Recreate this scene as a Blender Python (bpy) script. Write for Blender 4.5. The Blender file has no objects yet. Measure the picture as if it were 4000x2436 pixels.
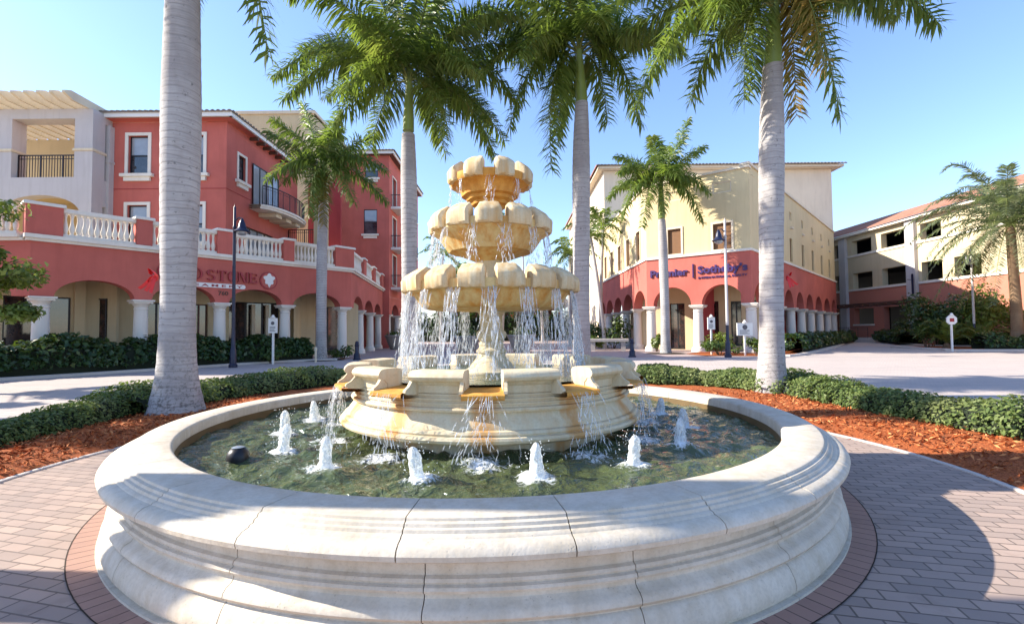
import bpy, math, random
import numpy as np
from mathutils import Vector, Matrix

R = math.radians
PI = math.pi
rng = np.random.default_rng(7)
random.seed(7)
scene = bpy.context.scene
COL = scene.collection
WL = {}                                   # world location of every parent

# ------------------------------------------------------------------ objects
def tag(o, label=None, cat=None, group=None, kind=None):
    if label: o['label'] = label
    if cat: o['category'] = cat
    if group: o['group'] = group
    if kind: o['kind'] = kind
    return o

def thing(name, label, cat, loc=(0, 0, 0), group=None):
    o = bpy.data.objects.new(name, None)
    o.empty_display_size = .3
    COL.objects.link(o)
    o.location = loc
    WL[o.name] = Vector(loc)
    return tag(o, label, cat, group)

class MB:
    def __init__(s):
        s.v = []; s.f = []; s.m = []; s.uv = None
    def add(s, vs, fs, m=0):
        b = len(s.v)
        s.v.extend([tuple(map(float, v)) for v in vs])
        s.f.extend([tuple(b + i for i in f) for f in fs])
        s.m.extend([m] * len(fs))
        return b
    def box(s, x0, x1, y0, y1, z0, z1, m=0):
        s.add([(x0, y0, z0), (x1, y0, z0), (x1, y1, z0), (x0, y1, z0), (x0, y0, z1), (x1, y0, z1), (x1, y1, z1), (x0, y1, z1)],
              [(0, 3, 2, 1), (4, 5, 6, 7), (0, 1, 5, 4), (1, 2, 6, 5), (2, 3, 7, 6), (3, 0, 4, 7)], m)
    def fbox(s, F, s0, s1, d0, d1, z0, z1, m=0):
        """box in a facade frame: along, outward, up"""
        P = [F(a, d, z) for z in (z0, z1) for a, d in ((s0, d0), (s1, d0), (s1, d1), (s0, d1))]
        s.add(P, [(0, 3, 2, 1), (4, 5, 6, 7), (0, 1, 5, 4), (1, 2, 6, 5), (2, 3, 7, 6), (3, 0, 4, 7)], m)
    def bev(s, F, s0, s1, d0, d1, z0, z1, b=.02, m=0):
        """bevelled top box"""
        zs = [(z0, 0), (z1 - b, 0), (z1, b)]
        P = []
        for z, i in zs:
            P += [F(s0 + i, d0 + i, z), F(s1 - i, d0 + i, z), F(s1 - i, d1 - i, z), F(s0 + i, d1 - i, z)]
        fs = [(0, 3, 2, 1), (8, 9, 10, 11)]
        for k in (0, 4):
            for i in range(4):
                j = (i + 1) % 4
                fs.append((k + i, k + j, k + 4 + j, k + 4 + i))
        s.add(P, fs, m)
    def lathe(s, prof, n=24, c=(0, 0, 0), a0=0., a1=2 * PI, caps=False, m=0, wob=None):
        full = abs(a1 - a0 - 2 * PI) < 1e-6
        k = n if full else n + 1
        vs = []
        for i in range(k):
            a = a0 + (a1 - a0) * i / n
            ca, sa = math.cos(a), math.sin(a)
            for r, z in prof:
                rr = r if wob is None else r + wob(a, z)
                vs.append((c[0] + rr * ca, c[1] + rr * sa, c[2] + z))
        p = len(prof)
        fs = []
        for i in range(n):
            j = (i + 1) % k
            for q in range(p - 1):
                fs.append((i * p + q, j * p + q, j * p + q + 1, i * p + q + 1))
        if caps and not full:
            fs.append(tuple(range(p)))
            fs.append(tuple((k - 1) * p + q for q in reversed(range(p))))
        s.add(vs, fs, m)
    def tube(s, pts, rad, n=6, m=0, cap=True):
        pts = [Vector(p) for p in pts]
        if not hasattr(rad, '__len__'): rad = [rad] * len(pts)
        vs = []; fs = []
        prev = None
        for i, p in enumerate(pts):
            t = (pts[min(i + 1, len(pts) - 1)] - pts[max(i - 1, 0)])
            if t.length < 1e-9: t = Vector((0, 0, 1))
            t.normalize()
            ref = prev if prev is not None else (Vector((1, 0, 0)) if abs(t.x) < .9 else Vector((0, 1, 0)))
            a = (ref - t * ref.dot(t)).normalized()
            prev = a
            b = t.cross(a)
            for k in range(n):
                w = 2 * PI * k / n
                vs.append(p + (a * math.cos(w) + b * math.sin(w)) * rad[i])
        for i in range(len(pts) - 1):
            for k in range(n):
                l = (k + 1) % n
                fs.append((i * n + k, i * n + l, i * n + n + l, i * n + n + k))
        if cap:
            fs.append(tuple(reversed(range(n))))
            fs.append(tuple((len(pts) - 1) * n + k for k in range(n)))
        s.add(vs, fs, m)
    def mesh(s, name, mats, off=Vector((0, 0, 0)), smooth=False):
        me = bpy.data.meshes.new(name)
        me.from_pydata([(x - off[0], y - off[1], z - off[2]) for x, y, z in s.v], [], s.f)
        for m in (mats if isinstance(mats, (list, tuple)) else [mats]): me.materials.append(m)
        if any(s.m): me.polygons.foreach_set('material_index', s.m)
        if smooth:
            me.polygons.foreach_set('use_smooth', [True] * len(s.f))
            try: me.set_sharp_from_angle(angle=R(38 if smooth is True else smooth))
            except Exception: pass
        return me
    def build(s, name, mats, parent=None, smooth=False, loc=None):
        off = WL[parent.name] if parent is not None else Vector(loc or (0, 0, 0))
        o = bpy.data.objects.new(name, s.mesh(name, mats, off, smooth))
        COL.objects.link(o)
        if parent is not None:
            o.parent = parent
        else:
            o.location = off
        WL[o.name] = off
        return o

def frame(O, u, up=0):
    """facade frame: s runs along u, d runs outward (to the right of u seen from above is -n)"""
    O = Vector((O[0], O[1], 0)); u = Vector((u[0], u[1], 0)).normalized()
    n = Vector((u.y, -u.x, 0))
    def F(a, d, z): return (O.x + u.x * a + n.x * d, O.y + u.y * a + n.y * d, z)
    F.u = u; F.n = n; F.O = O
    return F

def shared(name, me, parent=None, loc=(0, 0, 0), rot=(0, 0, 0), scl=(1, 1, 1)):
    o = bpy.data.objects.new(name, me)
    COL.objects.link(o)
    o.location = loc; o.rotation_euler = rot; o.scale = scl
    if parent is not None: o.parent = parent
    WL[o.name] = Vector(loc)
    return o

def np_mesh(name, V, Fq, mats, tint=None, smooth=False, midx=None):
    """mesh from numpy arrays; Fq (n,k) same-size faces"""
    me = bpy.data.meshes.new(name)
    n, k = Fq.shape
    me.vertices.add(len(V)); me.vertices.foreach_set('co', np.ascontiguousarray(V, np.float32).ravel())
    me.loops.add(n * k); me.loops.foreach_set('vertex_index', np.ascontiguousarray(Fq, np.int32).ravel())
    me.polygons.add(n)
    me.polygons.foreach_set('loop_start', np.arange(0, n * k, k, dtype=np.int32))
    me.polygons.foreach_set('loop_total', np.full(n, k, np.int32))
    for m in (mats if isinstance(mats, (list, tuple)) else [mats]): me.materials.append(m)
    if midx is not None: me.polygons.foreach_set('material_index', np.ascontiguousarray(midx, np.int32))
    if smooth: me.polygons.foreach_set('use_smooth', np.ones(n, bool))
    me.update(calc_edges=True)
    if tint is not None:
        at = me.attributes.new('tint', 'FLOAT', 'FACE')
        at.data.foreach_set('value', np.ascontiguousarray(tint, np.float32))
    me.validate()
    return me

# ------------------------------------------------------------------ materials
class NT:
    def __init__(s, name):
        s.mat = bpy.data.materials.new(name); s.mat.use_nodes = True
        s.t = s.mat.node_tree; s.t.nodes.clear()
        s.out = s.n('ShaderNodeOutputMaterial')
    def n(s, typ, **kw):
        nd = s.t.nodes.new(typ)
        for k, v in kw.items():
            if k in nd.bl_rna.properties.keys(): setattr(nd, k, v)
            else: nd.inputs[k.replace('_', ' ')].default_value = v
        return nd
    def l(s, a, b): s.t.links.new(a, b)
    def math(s, op, a, b=None, c=None):
        nd = s.n('ShaderNodeMath', operation=op)
        for i, x in enumerate((a, b, c)):
            if x is None: continue
            if isinstance(x, (int, float)): nd.inputs[i].default_value = x
            else: s.l(x, nd.inputs[i])
        return nd.outputs[0]
    def mix(s, fac, a, b, typ='MIX'):
        nd = s.n('ShaderNodeMix', data_type='RGBA', blend_type=typ)
        for i, x in ((0, fac), (6, a), (7, b)):
            if isinstance(x, (int, float)): nd.inputs[i].default_value = x
            elif isinstance(x, tuple): nd.inputs[i].default_value = (*x[:3], 1)
            else: s.l(x, nd.inputs[i])
        return nd.outputs[2]
    def ramp(s, fac, stops):
        nd = s.n('ShaderNodeValToRGB')
        e = nd.color_ramp.elements
        while len(e) < len(stops): e.new(.5)
        for el, (p, c) in zip(e, stops):
            el.position = p
            el.color = (c, c, c, 1) if isinstance(c, (int, float)) else (*c, 1)
        s.l(fac, nd.inputs[0])
        return nd.outputs[0]
    def coord(s, scale=None, kind='Object', rot=None):
        o = s.n('ShaderNodeTexCoord').outputs[kind]
        if scale is not None or rot is not None:
            mp = s.n('ShaderNodeMapping')
            if scale is not None: mp.inputs['Scale'].default_value = scale if hasattr(scale, '__len__') else (scale,) * 3
            if rot is not None: mp.inputs['Rotation'].default_value = rot
            s.l(o, mp.inputs[0]); o = mp.outputs[0]
        return o
    def noise(s, vec, scale, detail=4, rough=.55, dist=0):
        nd = s.n('ShaderNodeTexNoise', Scale=scale, Detail=detail, Roughness=rough, Distortion=dist)
        s.l(vec, nd.inputs['Vector'])
        return nd.outputs['Fac']
    def bump(s, h, strength=.3, dist=.02, normal=None):
        nd = s.n('ShaderNodeBump', Strength=strength, Distance=dist)
        s.l(h, nd.inputs['Height'])
        if normal is not None: s.l(normal, nd.inputs['Normal'])
        return nd.outputs[0]
    def pbr(s, col, rough=.6, nor=None, spec=.4, **kw):
        b = s.n('ShaderNodeBsdfPrincipled')
        if isinstance(col, tuple): b.inputs['Base Color'].default_value = (*col[:3], 1)
        else: s.l(col, b.inputs['Base Color'])
        if isinstance(rough, (int, float)): b.inputs['Roughness'].default_value = rough
        else: s.l(rough, b.inputs['Roughness'])
        b.inputs['Specular IOR Level'].default_value = spec
        for k, v in kw.items():
            b.inputs[k.replace('_', ' ')].default_value = v
        if nor is not None: s.l(nor, b.inputs['Normal'])
        s.l(b.outputs[0], s.out.inputs[0])
        s.b = b
        return s.mat

def tup(c, k): return tuple(min(1, x * k) for x in c)

def stucco(name, c, var=.18, streak=.15, bump=.35):
    t = NT(name); v = t.coord()
    n1 = t.noise(v, .55, 5); n2 = t.noise(t.coord((2.2, 2.2, .22)), 1.6, 5, .65); n3 = t.noise(v, 38, 3)
    a = t.mix(t.ramp(n1, [(.3, 0), (.72, 1)]), tup(c, 1 - var), tup(c, 1 + var * .6))
    a = t.mix(t.math('MULTIPLY', t.ramp(n2, [(.48, 0), (.75, 1)]), streak * 3), a, tup((c[0] * .75, c[1] * .72, c[2] * .7), 1))
    return t.pbr(a, .85, t.bump(n3, bump, .012), .2)

def plain(name, c, rough=.5, var=.12, scale=6, spec=.4, metal=0., bump=.1):
    t = NT(name); v = t.coord()
    n1 = t.noise(v, scale, 5)
    a = t.mix(n1, tup(c, 1 - var), tup(c, 1 + var))
    return t.pbr(a, t.math('ADD', t.math('MULTIPLY', n1, .2), rough - .1), t.bump(t.noise(v, scale * 6, 3), bump, .006), spec, Metallic=metal)

M = {}
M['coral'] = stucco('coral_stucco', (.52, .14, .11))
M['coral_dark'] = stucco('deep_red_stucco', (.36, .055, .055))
M['yellow'] = stucco('yellow_stucco', (.66, .535, .31), .09)
M['garage'] = stucco('garage_stucco', (.56, .47, .31), .08)
M['cream'] = stucco('cream_stucco', (.66, .57, .42), .09, .16)
M['pale'] = stucco('pale_stucco', (.70, .60, .46), .07)
M['tan'] = stucco('tan_stucco', (.58, .47, .29), .10)
M['grey'] = stucco('grey_stucco', (.50, .47, .46), .08, .16)
M['trim'] = stucco('white_trim', (.76, .71, .62), .06, .14)
M['colstone'] = stucco('column_stone', (.74, .69, .62), .06, .12)
M['wood'] = plain('dark_wood', (.10, .045, .03), .6)
M['shutter'] = plain('brown_shutter', (.17, .08, .03), .55)
M['black'] = plain('black_metal', (.012, .012, .015), .4)
M['navy'] = plain('navy_painted_metal', (.012, .016, .045), .35)
M['whitepaint'] = plain('white_paint', (.74, .72, .68), .5, .05)
M['dark'] = plain('dark_interior', (.02, .018, .017), .8)
M['purple'] = plain('purple_letter', (.045, .02, .11), .4, .05)
M['redletter'] = plain('red_letter', (.30, .012, .02), .4, .05)
M['redribbon'] = plain('red_ribbon', (.62, .018, .02), .35, .15, 9)
M['deck'] = plain('shade_dark_deck_concrete', (.09, .085, .08), .9)  # shade of the deep garage interior painted into the concrete colour
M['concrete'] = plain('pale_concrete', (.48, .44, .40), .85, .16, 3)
M['kerbstone'] = plain('kerb_concrete', (.52, .46, .41), .85, .14, 4)
M['stonepot'] = plain('grey_planter_stone', (.36, .32, .29), .85, .18, 5)
M['soil'] = plain('dark_soil', (.035, .022, .014), .95, .3, 20)
M['ink'] = plain('sign_ink', (.10, .09, .10), .6, .05)
M['orange'] = plain('terracotta_paint', (.47, .18, .125), .8)
M['amber'] = plain('bronze_leaf', (.4, .2, .06), .6)

def glass(name, c=(.02, .025, .03), pale_glass=.0):
    t = NT(name); v = t.coord()
    n = t.noise(v, .9, 3)
    a = t.mix(t.ramp(n, [(.42, 0), (.6, 1)]), c, tup((c[0] + .05, c[1] + .055, c[2] + .06), 1))
    return t.pbr(a, .04, t.bump(t.noise(v, 1.3, 1), .03, .02), .9)
M['glass'] = glass('window_glass')
M['pale_glass'] = glass('pale_sky_glass', (.24, .27, .30))  # pale glass: the sky reflected in window sashes is painted into its colour
def shopglass():
    t = NT('shop_glass'); v = t.coord()
    vo = t.n('ShaderNodeTexVoronoi', Scale=2.6); t.l(t.coord((1, 1, .6)), vo.inputs['Vector'])
    hue = t.ramp(t.noise(v, 3.1, 4), [(.3, (.02, .02, .022)), (.46, (.05, .035, .03)), (.56, (.11, .05, .035)), (.66, (.03, .04, .05)), (.78, (.22, .21, .18))])
    a = t.mix(t.ramp(vo.outputs['Distance'], [(.25, 0), (.5, .7)]), hue, (.015, .015, .017))
    return t.pbr(a, .06, None, .8)
M['shop'] = shopglass()

def rooftile():
    t = NT('roof_tile'); v = t.coord()
    n = t.noise(v, 1.2, 4); vo = t.n('ShaderNodeTexVoronoi', Scale=3.2); t.l(v, vo.inputs['Vector'])
    a = t.mix(n, (.30, .12, .075), (.46, .24, .16))
    a = t.mix(t.ramp(vo.outputs['Color'], [(.2, 0), (.9, .55)]), a, (.20, .11, .085))
    return t.pbr(a, .8, t.bump(n, .2, .02), .25)
M['tile'] = rooftile()
def greytile():
    t = NT('dark_roof_tile'); v = t.coord(); n = t.noise(v, 2.2, 4)
    return t.pbr(t.mix(n, (.10, .075, .06), (.27, .22, .19)), .85, t.bump(n, .2, .02), .25)
M['greytile'] = greytile()

def stone(name, base, stain, amount, spouts=0, pits=True, radial=False):
    """cast stone; mineral stains run down it below the water outlets"""
    t = NT(name); v = t.coord()
    n1 = t.noise(v, 2.2, 6, .6); n2 = t.noise(t.coord((10, 10, .8)), 1.2, 5, .6); n3 = t.noise(v, 55, 3); n4 = t.noise(v, 9, 4)
    a = t.mix(t.ramp(n1, [(.3, 0), (.75, 1)]), tup(base, .84), tup(base, 1.07))
    a = t.mix(t.ramp(n4, [(.55, 0), (.8, .5)]), a, tup((base[0] * .72, base[1] * .66, base[2] * .55), 1))
    f = t.ramp(n2, [(.40 , 0), (.68, 1)])
    f = t.math('MULTIPLY', f, amount)
    if spouts:
        sx = t.n('ShaderNodeSeparateXYZ'); t.l(v, sx.inputs[0])
        an = t.math('ARCTAN2', sx.outputs[0], t.math('MULTIPLY', sx.outputs[1], -1.0))
        cs = t.math('COSINE', t.math('MULTIPLY', an, float(spouts)))
        w = t.math('ADD', cs, t.math('MULTIPLY', t.math('SUBTRACT', n2, .5), 1.4))
        f2 = t.ramp(w, [(.45, 0), (1.0, 1)])
        f = t.math('MAXIMUM', f, t.math('MULTIPLY', f2, .8))
    a = t.mix(f, a, t.mix(n1, tup(stain, .7), tup(stain, 1.25)))
    if pits:
        vo = t.n('ShaderNodeTexVoronoi', Scale=46.0); t.l(v, vo.inputs['Vector'])
        pit = t.math('MULTIPLY', t.ramp(vo.outputs['Distance'], [(.10, 1), (.22, 0)]), t.ramp(n4, [(.48, 0), (.6, 1)]))
        a = t.mix(t.math('MULTIPLY', pit, .45), a, tup(base, .4))
        a = t.mix(t.math('MULTIPLY', t.ramp(n3, [(.35, 1), (.55, 0)]), .22), a, tup(base, .55))
        a = t.mix(t.ramp(t.noise(t.coord((1, 1, 3)), 3.4, 6, .7), [(.58, 0), (.74, .45)]), a, tup((base[0] * .62, base[1] * .56, base[2] * .48), 1))
        h = t.math('SUBTRACT', n3, pit)
    else: h = n3
    return t.pbr(a, .72, t.bump(h, .22, .006, t.bump(n4, .2, .02)), .3)
CREAM = (.66, .57, .38)
M['pool_stone'] = stone('pool_cast_stone', (.62, .555, .455), (.40, .31, .19), .38)
M['basin_stone'] = stone('basin_cast_stone', (.64, .56, .39), (.50, .23, .04), .32, spouts=12)
M['lip_stone'] = stone('lip_cast_stone', (.64, .53, .34), (.50, .27, .07), .8)
M['bowl_stone'] = stone('stained_bowl_stone', (.68, .52, .24), (.54, .24, .035), .95)
M['bowl_top'] = stone('orange_bowl_stone', (.64, .33, .07), (.46, .16, .015), .8)
M['algae'] = plain('algae_stained_stone', (.13, .085, .035), .6, .5, 5)
M['column_st'] = stone('fountain_column_stone', (.62, .54, .37), (.45, .32, .14), .4)

def trunkmat(name, c0, c1, ring=9., gain=.5):
    t = NT(name); v = t.coord()
    n0 = t.noise(v, 1.1, 6, .6); big = t.noise(t.coord((1.5, 1.5, .5)), 1.6, 4)
    w = t.n('ShaderNodeTexWave', wave_type='BANDS', bands_direction='Z', Scale=ring / 6.28 * 2, Distortion=6.0, Detail=4.0)
    w.inputs['Detail Scale'].default_value = .8
    t.l(t.coord((.8, .8, 1)), w.inputs['Vector'])
    fine = t.noise(t.coord((1.2, 1.2, 60)), 1, 4, .65)
    sp = t.noise(v, 11, 6, .65)
    a = t.mix(t.ramp(n0, [(.32, 0), (.68, 1)]), c0, c1)
    a = t.mix(t.ramp(big, [(.45, 0), (.7, .6)]), a, tup((c0[0] * .78, c0[1] * .74, c0[2] * .76), 1))
    gate = t.ramp(n0, [(.35, .25), (.6, 1)])
    a = t.mix(t.math('MULTIPLY', t.math('MULTIPLY', t.ramp(w.outputs['Fac'], [(.0, 1), (.14, 0)]), gain), gate), a, tup(c0, .5))
    a = t.mix(t.math('MULTIPLY', t.ramp(fine, [(.35, 1), (.6, 0)]), .45), a, tup(c0, .68))
    a = t.mix(t.ramp(sp, [(.60, 0), (.70, .8)]), a, tup(c0, .36))
    sz = t.n('ShaderNodeSeparateXYZ'); t.l(v, sz.inputs[0])
    low = t.ramp(t.math('MULTIPLY', sz.outputs[2], .4), [(.1, 1), (.6, 0)])
    a = t.mix(t.math('MULTIPLY', low, t.ramp(t.noise(v, 17, 6, .7), [(.50, 0), (.62, .8)])), a, (.11, .10, .085))
    a = t.mix(t.ramp(t.noise(t.coord((1, 1, 2.5)), 4.5, 6, .7), [(.62, 0), (.72, .65)]), a, (.17, .15, .13))
    h = t.math('ADD', t.math('MULTIPLY', t.ramp(w.outputs['Fac'], [(0, 0), (.3, 1)]), .4), t.math('ADD', fine, t.math('MULTIPLY', sp, .6)))
    return t.pbr(a, .9, t.bump(h, .4, .014), .15)
M['trunk'] = trunkmat('royal_palm_bark', (.34, .32, .31), (.53, .51, .495), 7.5, .6)
M['datetrunk'] = trunkmat('date_palm_bark', (.20, .12, .07), (.33, .22, .13), 26, .9)
M['bark'] = plain('tree_bark', (.13, .09, .06), .9, .3, 10)

def leafmat(name, c0, c1, c2, trans=.35, rough=.4, spec=.4):
    """c0/c1 by leaf, patches of c2 (dry or young leaves)"""
    t = NT(name)
    at = t.n('ShaderNodeAttribute', attribute_name='tint')
    n = t.noise(t.coord(), 1.1, 3)
    a = t.mix(at.outputs['Fac'], c0, c1)
    a = t.mix(t.ramp(n, [(.55, 0), (.75, .7)]), a, c2)
    t.pbr(a, rough, None, spec)
    tr = t.n('ShaderNodeBsdfTranslucent'); t.l(t.mix(.35, a, (.30, .42, .03)), tr.inputs[0])
    mx = t.n('ShaderNodeMixShader', Fac=trans)
    t.l(t.b.outputs[0], mx.inputs[1]); t.l(tr.outputs[0], mx.inputs[2]); t.l(mx.outputs[0], t.out.inputs[0])
    return t.mat
M['frond'] = leafmat('royal_palm_leaf', (.060, .110, .024), (.19, .25, .055), (.28, .27, .075), .48)
M['frond_old'] = leafmat('yellowing_palm_leaf', (.15, .13, .03), (.30, .17, .04), (.13, .15, .035))
M['datefrond'] = leafmat('date_palm_leaf', (.12, .15, .085), (.23, .26, .14), (.28, .27, .15))
M['rachis'] = plain('palm_rachis', (.17, .20, .05), .5)
M['shaft'] = plain('palm_crownshaft', (.20, .26, .06), .4, .3, 2.2)
M['hedge'] = leafmat('hedge_leaf', (.055, .098, .026), (.19, .235, .075), (.26, .27, .11), .25, .5, .25)
M['darkhedge'] = leafmat('dark_hedge_leaf', (.018, .045, .014), (.055, .10, .028), (.08, .12, .03), .22, .3)
M['shrub'] = leafmat('shrub_leaf', (.03, .065, .015), (.09, .14, .03), (.14, .17, .04), .3, .4)
M['lime'] = leafmat('light_shrub_leaf', (.08, .12, .022), (.20, .25, .05), (.24, .24, .06), .3, .4)
M['core'] = plain('hedge_dark_core', (.012, .018, .008), .95, .4, 14)

def pavers(name, c1, c2, mort, bw, rh, rot=0., kind='Object', off=.5, mort_w=.006, bstr=.5):
    t = NT(name); v = t.coord(kind=kind, rot=(0, 0, rot), scale=1)
    nd = t.n('ShaderNodeTexBrick', offset=off, offset_frequency=2)
    t.l(v, nd.inputs['Vector'])
    nd.inputs['Scale'].default_value = 1
    nd.inputs['Mortar Size'].default_value = mort_w
    nd.inputs['Mortar Smooth'].default_value = .35
    nd.inputs['Brick Width'].default_value = bw
    nd.inputs['Row Height'].default_value = rh
    nd.inputs['Color1'].default_value = (*c1, 1); nd.inputs['Color2'].default_value = (*c2, 1); nd.inputs['Mortar'].default_value = (*mort, 1)
    w = t.coord()
    n1 = t.noise(w, .7, 5); n2 = t.noise(w, 30, 4)
    a = t.mix(t.ramp(n1, [(.3, .0), (.75, .55)]), nd.outputs['Color'], tup((c1[0] * .72, c1[1] * .74, c1[2] * .78), 1))
    a = t.mix(t.math('MULTIPLY', n2, .35), a, tup(c2, 1.25))
    n5 = t.noise(w, 2.6, 6, .7); n6 = t.noise(t.coord((.25, 1.3, 1)), .9, 5, .6)
    a = t.mix(t.ramp(n5, [(.56, 0), (.72, .5)]), a, tup((c1[0] * .55, c1[1] * .54, c1[2] * .54), 1))
    a = t.mix(t.ramp(n6, [(.5, 0), (.72, .35)]), a, tup((c2[0] * .7, c2[1] * .7, c2[2] * .72), 1))
    h = t.math('SUBTRACT', t.math('MULTIPLY', n2, .25), nd.outputs['Fac'])
    return t.pbr(a, .82, t.bump(h, bstr, .008), .25)
M['paver'] = pavers('clay_pavers', (.45, .33, .265), (.29, .225, .19), (.075, .058, .045), .21, .105, R(14), mort_w=.007)
M['paver_ring'] = pavers('ring_pavers', (.40, .24, .18), (.33, .20, .155), (.05, .035, .03), .098, .30, 0, 'UV', 0, .005)
M['road'] = pavers('road_pavers', (.52, .435, .385), (.44, .385, .35), (.24, .205, .185), .30, .15, R(20), mort_w=.008, bstr=.25)
M['sidewalk'] = pavers('walk_pavers', (.44, .34, .31), (.38, .30, .28), (.18, .14, .13), .4, .2, R(-38), mort_w=.01, bstr=.25)

def mulch():
    t = NT('red_bark_mulch'); v = t.coord()
    n = t.noise(v, 45, 5, .7); n2 = t.noise(v, 2.2, 4)
    a = t.ramp(n, [(.3, (.10, .026, .010)), (.5, (.42, .11, .032)), (.72, (.64, .23, .08))])
    a = t.mix(t.ramp(n2, [(.4, 0), (.75, .5)]), a, (.28, .075, .025))
    return t.pbr(a, .9, t.bump(n, .8, .03), .2)
M['mulch'] = mulch()
def chip():
    t = NT('bark_chip')
    at = t.n('ShaderNodeAttribute', attribute_name='tint')
    return t.pbr(t.ramp(at.outputs['Fac'], [(0, (.12, .03, .012)), (.5, (.46, .12, .035)), (1, (.68, .30, .12))]), .9, None, .2)
M['chip'] = chip()

def water(name, c, scale=6., strength=.35):
    t = NT(name); v = t.coord()
    n = t.noise(v, scale, 4, .55, 1.2); n2 = t.noise(v, scale * .45, 3); n3 = t.noise(v, 1.1, 3)
    a = t.mix(t.ramp(n3, [(.35, 0), (.65, 1)]), tup(c, .55), tup(c, 1.35))
    a = t.mix(t.ramp(n, [(.5, 0), (.8, .35)]), a, tup((c[0] * 1.8, c[1] * 2, c[2] * 1.4), 1))
    h = t.math('ADD', n, t.math('MULTIPLY', n2, 1.5))
    return t.pbr(a, .06, t.bump(h, strength, .05), .6)
def poolwater():
    t = NT('pool_water'); m = water('pool_water', (.062, .080, .034), 9., .8)
    bpy.data.materials.remove(t.mat)
    nt_ = m.node_tree; b = next(n for n in nt_.nodes if n.type == 'BSDF_PRINCIPLED')
    at = nt_.nodes.new('ShaderNodeAttribute'); at.attribute_name = 'foam'
    tc = nt_.nodes.new('ShaderNodeTexCoord'); nz = nt_.nodes.new('ShaderNodeTexNoise'); nz.inputs['Scale'].default_value = 24; nz.inputs['Detail'].default_value = 5; nz.inputs['Roughness'].default_value = .65; nz.inputs['Distortion'].default_value = 1.0
    nt_.links.new(tc.outputs['Object'], nz.inputs['Vector'])
    ad = nt_.nodes.new('ShaderNodeMath'); ad.operation = 'ADD'; nt_.links.new(at.outputs['Fac'], ad.inputs[0]); nt_.links.new(nz.outputs['Fac'], ad.inputs[1])
    rp = nt_.nodes.new('ShaderNodeValToRGB'); rp.color_ramp.elements[0].position = .76; rp.color_ramp.elements[1].position = 1.0
    nt_.links.new(ad.outputs[0], rp.inputs[0])
    mx = nt_.nodes.new('ShaderNodeMix'); mx.data_type = 'RGBA'
    src = b.inputs['Base Color'].links[0].from_socket
    nt_.links.new(rp.outputs[0], mx.inputs[0]); nt_.links.new(src, mx.inputs[6]); mx.inputs[7].default_value = (.85, .88, .88, 1)
    nt_.links.new(mx.outputs[2], b.inputs['Base Color'])
    r2 = nt_.nodes.new('ShaderNodeMath'); r2.operation = 'MULTIPLY_ADD'; nt_.links.new(rp.outputs[0], r2.inputs[0]); r2.inputs[1].default_value = .5; r2.inputs[2].default_value = .05
    nt_.links.new(r2.outputs[0], b.inputs['Roughness'])
    return m
M['water'] = poolwater()
M['bowlwater'] = water('bowl_water', (.22, .15, .06), 9, .3)
M['sea'] = water('sea_water', (.10, .20, .28), 1.2, .3)
def foam():
    t = NT('white_foam'); v = t.coord()
    n = t.noise(v, 42, 5, .65); n2 = t.noise(t.coord((1, 1, .35)), 60, 4)
    t.pbr(t.mix(n, (.62, .68, .70), (.92, .93, .93)), .25, t.bump(n, .7, .02), .6)
    tl = t.n('ShaderNodeBsdfTranslucent'); tl.inputs[0].default_value = (.85, .9, .92, 1)
    tp = t.n('ShaderNodeBsdfTransparent')
    m1 = t.n('ShaderNodeMixShader', Fac=.3); t.l(t.b.outputs[0], m1.inputs[1]); t.l(tl.outputs[0], m1.inputs[2])
    m2 = t.n('ShaderNodeMixShader'); t.l(t.ramp(n2, [(.36, .35), (.58, 1)]), m2.inputs[0])
    t.l(tp.outputs[0], m2.inputs[1]); t.l(m1.outputs[0], m2.inputs[2]); t.l(m2.outputs[0], t.out.inputs[0])
    return t.mat
M['foam'] = foam()
def stream():
    t = NT('falling_water'); v = t.coord()
    n = t.noise(t.coord((26, 26, 9)), 1.4, 4)
    t.pbr((.74, .77, .80), .10, t.bump(n, .6, .02), .8)
    tp = t.n('ShaderNodeBsdfTransparent')
    mx = t.n('ShaderNodeMixShader')
    t.l(t.ramp(n, [(.40, .04), (.68, .62)]), mx.inputs[0])
    t.l(tp.outputs[0], mx.inputs[1]); t.l(t.b.outputs[0], mx.inputs[2]); t.l(mx.outputs[0], t.out.inputs[0])
    return t.mat
M['stream'] = stream()

# ------------------------------------------------------------------ camera, light
cam = bpy.data.cameras.new('camera'); co = bpy.data.objects.new('camera', cam); COL.objects.link(co)
cam.sensor_width = 36; cam.lens = 36 * 1920 / 4000
cam.clip_end = 3000; cam.clip_start = .05
co.rotation_mode = 'QUATERNION'
co.location = (0, 0, 1.45)
mrot = Matrix.Rotation(R(90) + .037, 4, 'X') @ Matrix.Rotation(-.0092, 4, 'Z')
co.rotation_quaternion = mrot.to_quaternion()
scene.camera = co

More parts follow.
